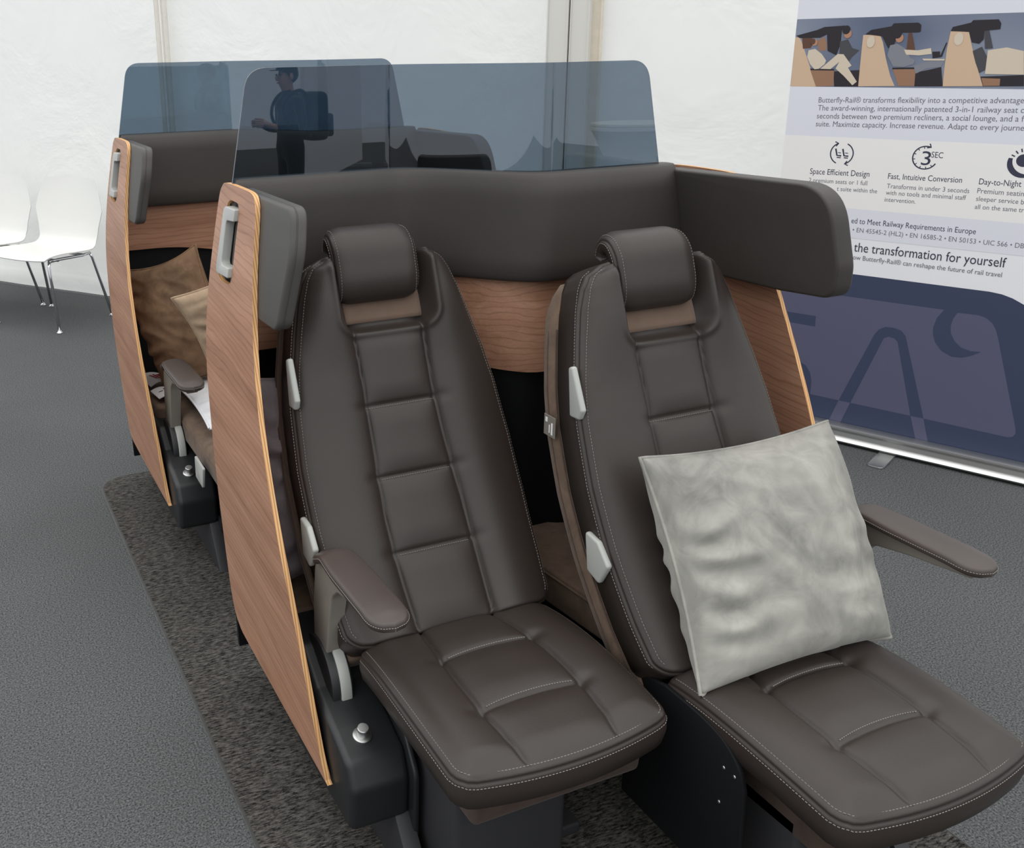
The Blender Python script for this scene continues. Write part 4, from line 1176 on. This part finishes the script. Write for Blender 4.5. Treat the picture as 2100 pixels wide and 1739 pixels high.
# base, foot, mast
bp_ = [(-.05, .010), (.052, .010), (.058, .018), (.050, .027), (.040, .034), (.037, .050), (.041, .058), (.050, .064), (.049, .071), (.036, .077), (.004, .079), (.004, .06), (-.004, .06), (-.004, .079), (-.05, .07)]
bm = prism_bm(bp_, 'z', 0, 1, 0)
for v in bm.verts: v.co = bpt(BA0 - .012 + v.co.z * (BA1 - BA0 + .024), v.co.y, v.co.x)
from_bm('base_cassette', bm, ALU, ban, angle=30)
bm = prism_bm(round_poly([(.165, .02), (.165, .215), (.225, .215), (.225, .02)], [0, .025, .025, 0], 8), 'z', 0.0, .008, .002, 2)
for v in bm.verts: v.co = bpt(v.co.x, v.co.z, v.co.y)
from_bm('foot', bm, ALU, ban, angle=40)
bm = prism_bm(round_poly([(.165, -.20), (.165, -.02), (.225, -.02), (.225, -.20)], [.025, 0, 0, .025], 8), 'z', 0.0, .008, .002, 2)
for v in bm.verts: v.co = bpt(v.co.x, v.co.z, v.co.y)
from_bm('foot', bm, ALU, ban, angle=40)
from_bm('mast', tube([bpt(.17, .06, -.02), bpt(.17, BTOP, -.012)], .008, 12), ALU, ban, True)
bm = bmesh.new(); t = bmesh.new(); bmesh.ops.create_cube(t, size=1)
for v in t.verts: v.co = bpt(BA0 - .004 + (v.co.x + .5) * (BA1 - BA0 + .008), BTOP - .01 + v.co.z * .03, -.003 + v.co.y * .018)
merge(bm, t); from_bm('top_rail', bm, ALU, ban)
# ------------------------------------------------------------------ across the aisle, seen mirrored in the tinted screen: a visitor, a white display wall, bar tables
def skin_mesh(chains, rads):
    """grow one continuous surface over a skeleton; chains share joints by name"""
    names = list(rads); me = bpy.data.meshes.new('figure'); ix = {n: i for i, n in enumerate(names)}
    es = []
    for c in chains:
        for a, b in zip(c, c[1:]): es.append((ix[a], ix[b]))
    me.from_pydata([rads[n][0] for n in names], es, [])
    o = bpy.data.objects.new('figure', me); COL.objects.link(o)
    md = o.modifiers.new('s', 'SKIN'); md.use_smooth_shade = True
    for i, n in enumerate(names):
        sv = me.skin_vertices[0].data[i]; r = rads[n][1]; sv.radius = (r, r) if isinstance(r, (int, float)) else r
        sv.use_root = (i == 0)
    sb = o.modifiers.new('d', 'SUBSURF'); sb.levels = 2; sb.render_levels = 2
    bpy.context.view_layer.update()
    dg = bpy.context.evaluated_depsgraph_get(); m2 = o.evaluated_get(dg).to_mesh()
    V = [v.co.copy() for v in m2.vertices]; F = [tuple(p.vertices) for p in m2.polygons]
    o.evaluated_get(dg).to_mesh_clear(); bpy.data.objects.remove(o)
    return V, F

def visitor(loc, face):
    root = empty('person', loc, 'person in dark clothes and cap standing across the aisle, mirrored in the glass screen', 'person')
    SKINM = plastic('skin', lin(190, 145, 120), 0.5, 0.4, 0.05); JACKET = fabric('dark_jacket', lin(26, 28, 34), .1, 20); TROUS = fabric('black_trousers', lin(20, 20, 23), .1, 20)
    PACK = fabric('backpack_cloth', lin(14, 14, 16), .1, 20); SHOE = plastic('dark_shoes', lin(24, 22, 22), .5); HAIR = fabric('dark_hair', lin(34, 28, 24), .2, 60)
    fx = Vector((math.cos(face), math.sin(face), 0)); fy = Vector((-math.sin(face), math.cos(face), 0))
    T = lambda p: Vector(loc) + fx * p[0] + fy * p[1] + Vector((0, 0, p[2]))
    R_ = {'pelvis': ((0, 0, .86), (.145, .115)), 'waist': ((.01, 0, 1.0), (.135, .105)), 'chest': ((0, 0, 1.18), (.160, .115)), 'neckb': ((-.01, 0, 1.345), (.075, .07)), 'neck': ((.005, 0, 1.395), .052), 'jaw': ((.03, 0, 1.455), (.066, .078)), 'skull': ((.012, 0, 1.535), (.074, .088)), 'crown': ((.008, 0, 1.59), (.05, .06))}
    ch = [['pelvis', 'waist', 'chest', 'neckb', 'neck', 'jaw', 'skull', 'crown']]
    for s, n in ((1, 'l'), (-1, 'r')):
        R_.update({n + 'hip': ((0, .088 * s, .80), .095), n + 'thigh': ((.01, .10 * s, .62), .082), n + 'knee': ((.012, .112 * s, .43), .060), n + 'calf': ((-.012, .12 * s, .28), .056), n + 'ankle': ((-.02, .125 * s, .085), .040), n + 'heel': ((.02, .127 * s, .045), .036), n + 'toe': ((.15, .14 * s, .03), .030),
                   n + 'sh': ((-.005, .165 * s, 1.30), .066), n + 'upper': ((-.01, .21 * s, 1.17), .052), n + 'elbow': ((-.01, .225 * s, 1.03), .044), n + 'fore': ((.13, .17 * s, 1.05), .036), n + 'wrist': ((.235, .11 * s, 1.085), .025), n + 'palm': ((.285, .085 * s, 1.10), (.036, .02)), n + 'palm2': ((.31, .075 * s, 1.105), (.036, .016))})
        ch += [['pelvis', n + 'hip', n + 'thigh', n + 'knee', n + 'calf', n + 'ankle', n + 'heel', n + 'toe'], ['chest', n + 'sh', n + 'upper', n + 'elbow', n + 'fore', n + 'wrist', n + 'palm', n + 'palm2']]
        for k in range(4):
            b = Vector((.315, .075 * s, 1.105)) + Vector((.0, .0, .027 - .018 * k)); L = (.030, .034, .031, .025)[k]
            R_[f'{n}f{k}a'] = (tuple(b), .0095); R_[f'{n}f{k}b'] = (tuple(b + Vector((L, -.006 * s, .001))), .009); R_[f'{n}f{k}c'] = (tuple(b + Vector((L * 1.5, -.028 * s, -.002))), .008); R_[f'{n}f{k}d'] = (tuple(b + Vector((L * 1.35, -.046 * s, -.004))), .0075)
            ch.append([n + 'palm2', f'{n}f{k}a', f'{n}f{k}b', f'{n}f{k}c', f'{n}f{k}d'])
        R_[n + 't1'] = ((.285, .060 * s, 1.135), .011); R_[n + 't2'] = ((.315, .045 * s, 1.148), .0095); R_[n + 't3'] = ((.338, .030 * s, 1.148), .0085)
        ch.append([n + 'palm', n + 't1', n + 't2', n + 't3'])
    V, F = skin_mesh(ch, R_)
    def mi(f):
        c = sum((V[i] for i in f), Vector()) / len(f)
        if c.z > 1.385 or (c.x > .205 and 1.0 < c.z < 1.2): return 0
        if c.z > .84 and not (c.z < .9 and abs(c.y) < .1 and False): return 1
        return 2 if c.z > .075 else 3
    link('body', [T(v) for v in V], F, [SKINM, JACKET, TROUS, SHOE], root, True, [mi(f) for f in F])
    def ell(name, c, r, mat, cut=None, par=root):
        bm = bmesh.new(); bmesh.ops.create_uvsphere(bm, u_segments=24, v_segments=16, radius=1)
        for v in bm.verts: v.co = Vector((c[0] + v.co.x * r[0], c[1] + v.co.y * r[1], c[2] + v.co.z * r[2]))
        if cut: bmesh.ops.bisect_plane(bm, geom=bm.verts[:] + bm.edges[:] + bm.faces[:], plane_co=cut[0], plane_no=cut[1], clear_inner=True); bmesh.ops.holes_fill(bm, edges=bm.edges[:])
        for v in bm.verts: v.co = T(v.co)
        return from_bm(name, bm, mat, par, angle=50)
    ell('hair', (-.005, 0, 1.535), (.098, .084, .092), HAIR, ((.03, 0, 1.52), (-.75, 0, .66)))
    cap = ell('cap', (.008, 0, 1.565), (.104, .088, .075), JACKET, ((0, 0, 1.565), (0.05, 0, 1)))
    bm = prism_bm(round_poly([(.06, -.075), (.165, -.06), (.165, .06), (.06, .075)], [.01, .05, .05, .01], 6), 'z', 1.560, 1.568, .002, 2)
    for v in bm.verts: v.co = T(v.co)
    from_bm('cap_peak', bm, JACKET, cap, angle=40)
    for s in (-1, 1):
        ell('ear', (.005, .083 * s, 1.51), (.018, .010, .030), SKINM)
        ell('eye', (.098, .032 * s, 1.525), (.010, .012, .008), INK_DARK)
    ell('nose', (.112, 0, 1.495), (.018, .012, .024), SKINM); ell('mouth', (.103, 0, 1.455), (.008, .024, .007), INK_RED)
    bk = bpy.data.objects.new('backpack', None); COL.objects.link(bk); bk.location = T((-.2, 0, 1.1)); tag(bk, 'black backpack worn by the person across the aisle', 'backpack')
    bm = box_bm((-.34, -.165, .93), (-.125, .165, 1.37), .06, 4)
    for v in bm.verts: v.co = T(v.co)
    from_bm('pack_body', bm, PACK, bk, angle=60)
    bm = box_bm((-.40, -.13, .96), (-.33, .13, 1.17), .03, 4)
    for v in bm.verts: v.co = T(v.co)
    from_bm('front_pocket', bm, PACK, bk, angle=60)
    for s in (-1, 1):
        p = smooth_poly([(-.14, .09 * s, 1.345), (-.06, .10 * s, 1.385), (.05, .105 * s, 1.34), (.118, .11 * s, 1.24), (.10, .14 * s, 1.12), (0, .165 * s, 1.02), (-.14, .14 * s, .98)], 5)
        from_bm('shoulder_strap', tube([T(q) for q in p], .016, 8), PACK, bk, True)
visitor((3.10, -4.45, 0), math.radians(172))

# white display wall on two feet
dw = empty('display_board', (5.6, -9.6, 0), 'white freestanding display board across the aisle, mirrored in the screen', 'display board')
d = (Vector((6.9, -11.6, 0)) - Vector((4.6, -8.15, 0))).normalized(); nn = Vector((-d.y, d.x, 0))
def slab(name, o0, L, t, z0, z1, mat, par, off=0):
    bm = bmesh.new(); bmesh.ops.create_cube(bm, size=1)
    for v in bm.verts: v.co = Vector(o0) + d * ((v.co.x + .5) * L) + nn * (v.co.y * t + off) + Vector((0, 0, z0 + (v.co.z + .5) * (z1 - z0)))
    bmesh.ops.bevel(bm, geom=bm.edges[:], offset=.006, segments=2, affect='EDGES')
    return from_bm(name, bm, mat, par)
slab('board', (4.6, -8.15, 0), 4.1, .05, .06, 2.5, INK['white'], dw)
for q in (.4, 3.4): slab('foot', Vector((4.6, -8.15, 0)) + d * q, .08, .6, 0.0, .06, ALU, dw)

def bar_table(c, h, r, label):
    o = empty('bar_table', c, label, 'bar table', 'covered bar tables across the aisle')
    bm = lathe([(r * .92, 0.0), (r * .90, .02), (r * .52, h * .35), (r * .50, h * .5), (r * .62, h * .75), (r * .96, h - .04), (r, h - .03), (r, h - .005), (r * .98, h)], c, 40)
    from_bm('stretch_cover', bm, LINEN, o, angle=35)
    bm = lathe([(r * .99, h), (r, h + .006), (r * .99, h + .022), (r * .96, h + .026)], c, 40); from_bm('table_top', bm, SHELL_WHITE, o, angle=35)
    for q in range(4): from_bm('foot', lathe([(.03, 0), (.03, .012), (.02, .02)], Vector(c) + Vector((math.cos(q * 1.57) * r * .92, math.sin(q * 1.57) * r * .92, 0)), 12), DARK_SHEET, o, angle=35)
bar_table((5.30, -2.85, 0), 1.06, .33, 'white covered bar table across the aisle, the nearer one mirrored in the screen')
bar_table((7.6, -4.9, 0), 1.06, .33, 'white covered bar table across the aisle, the farther one mirrored in the screen')
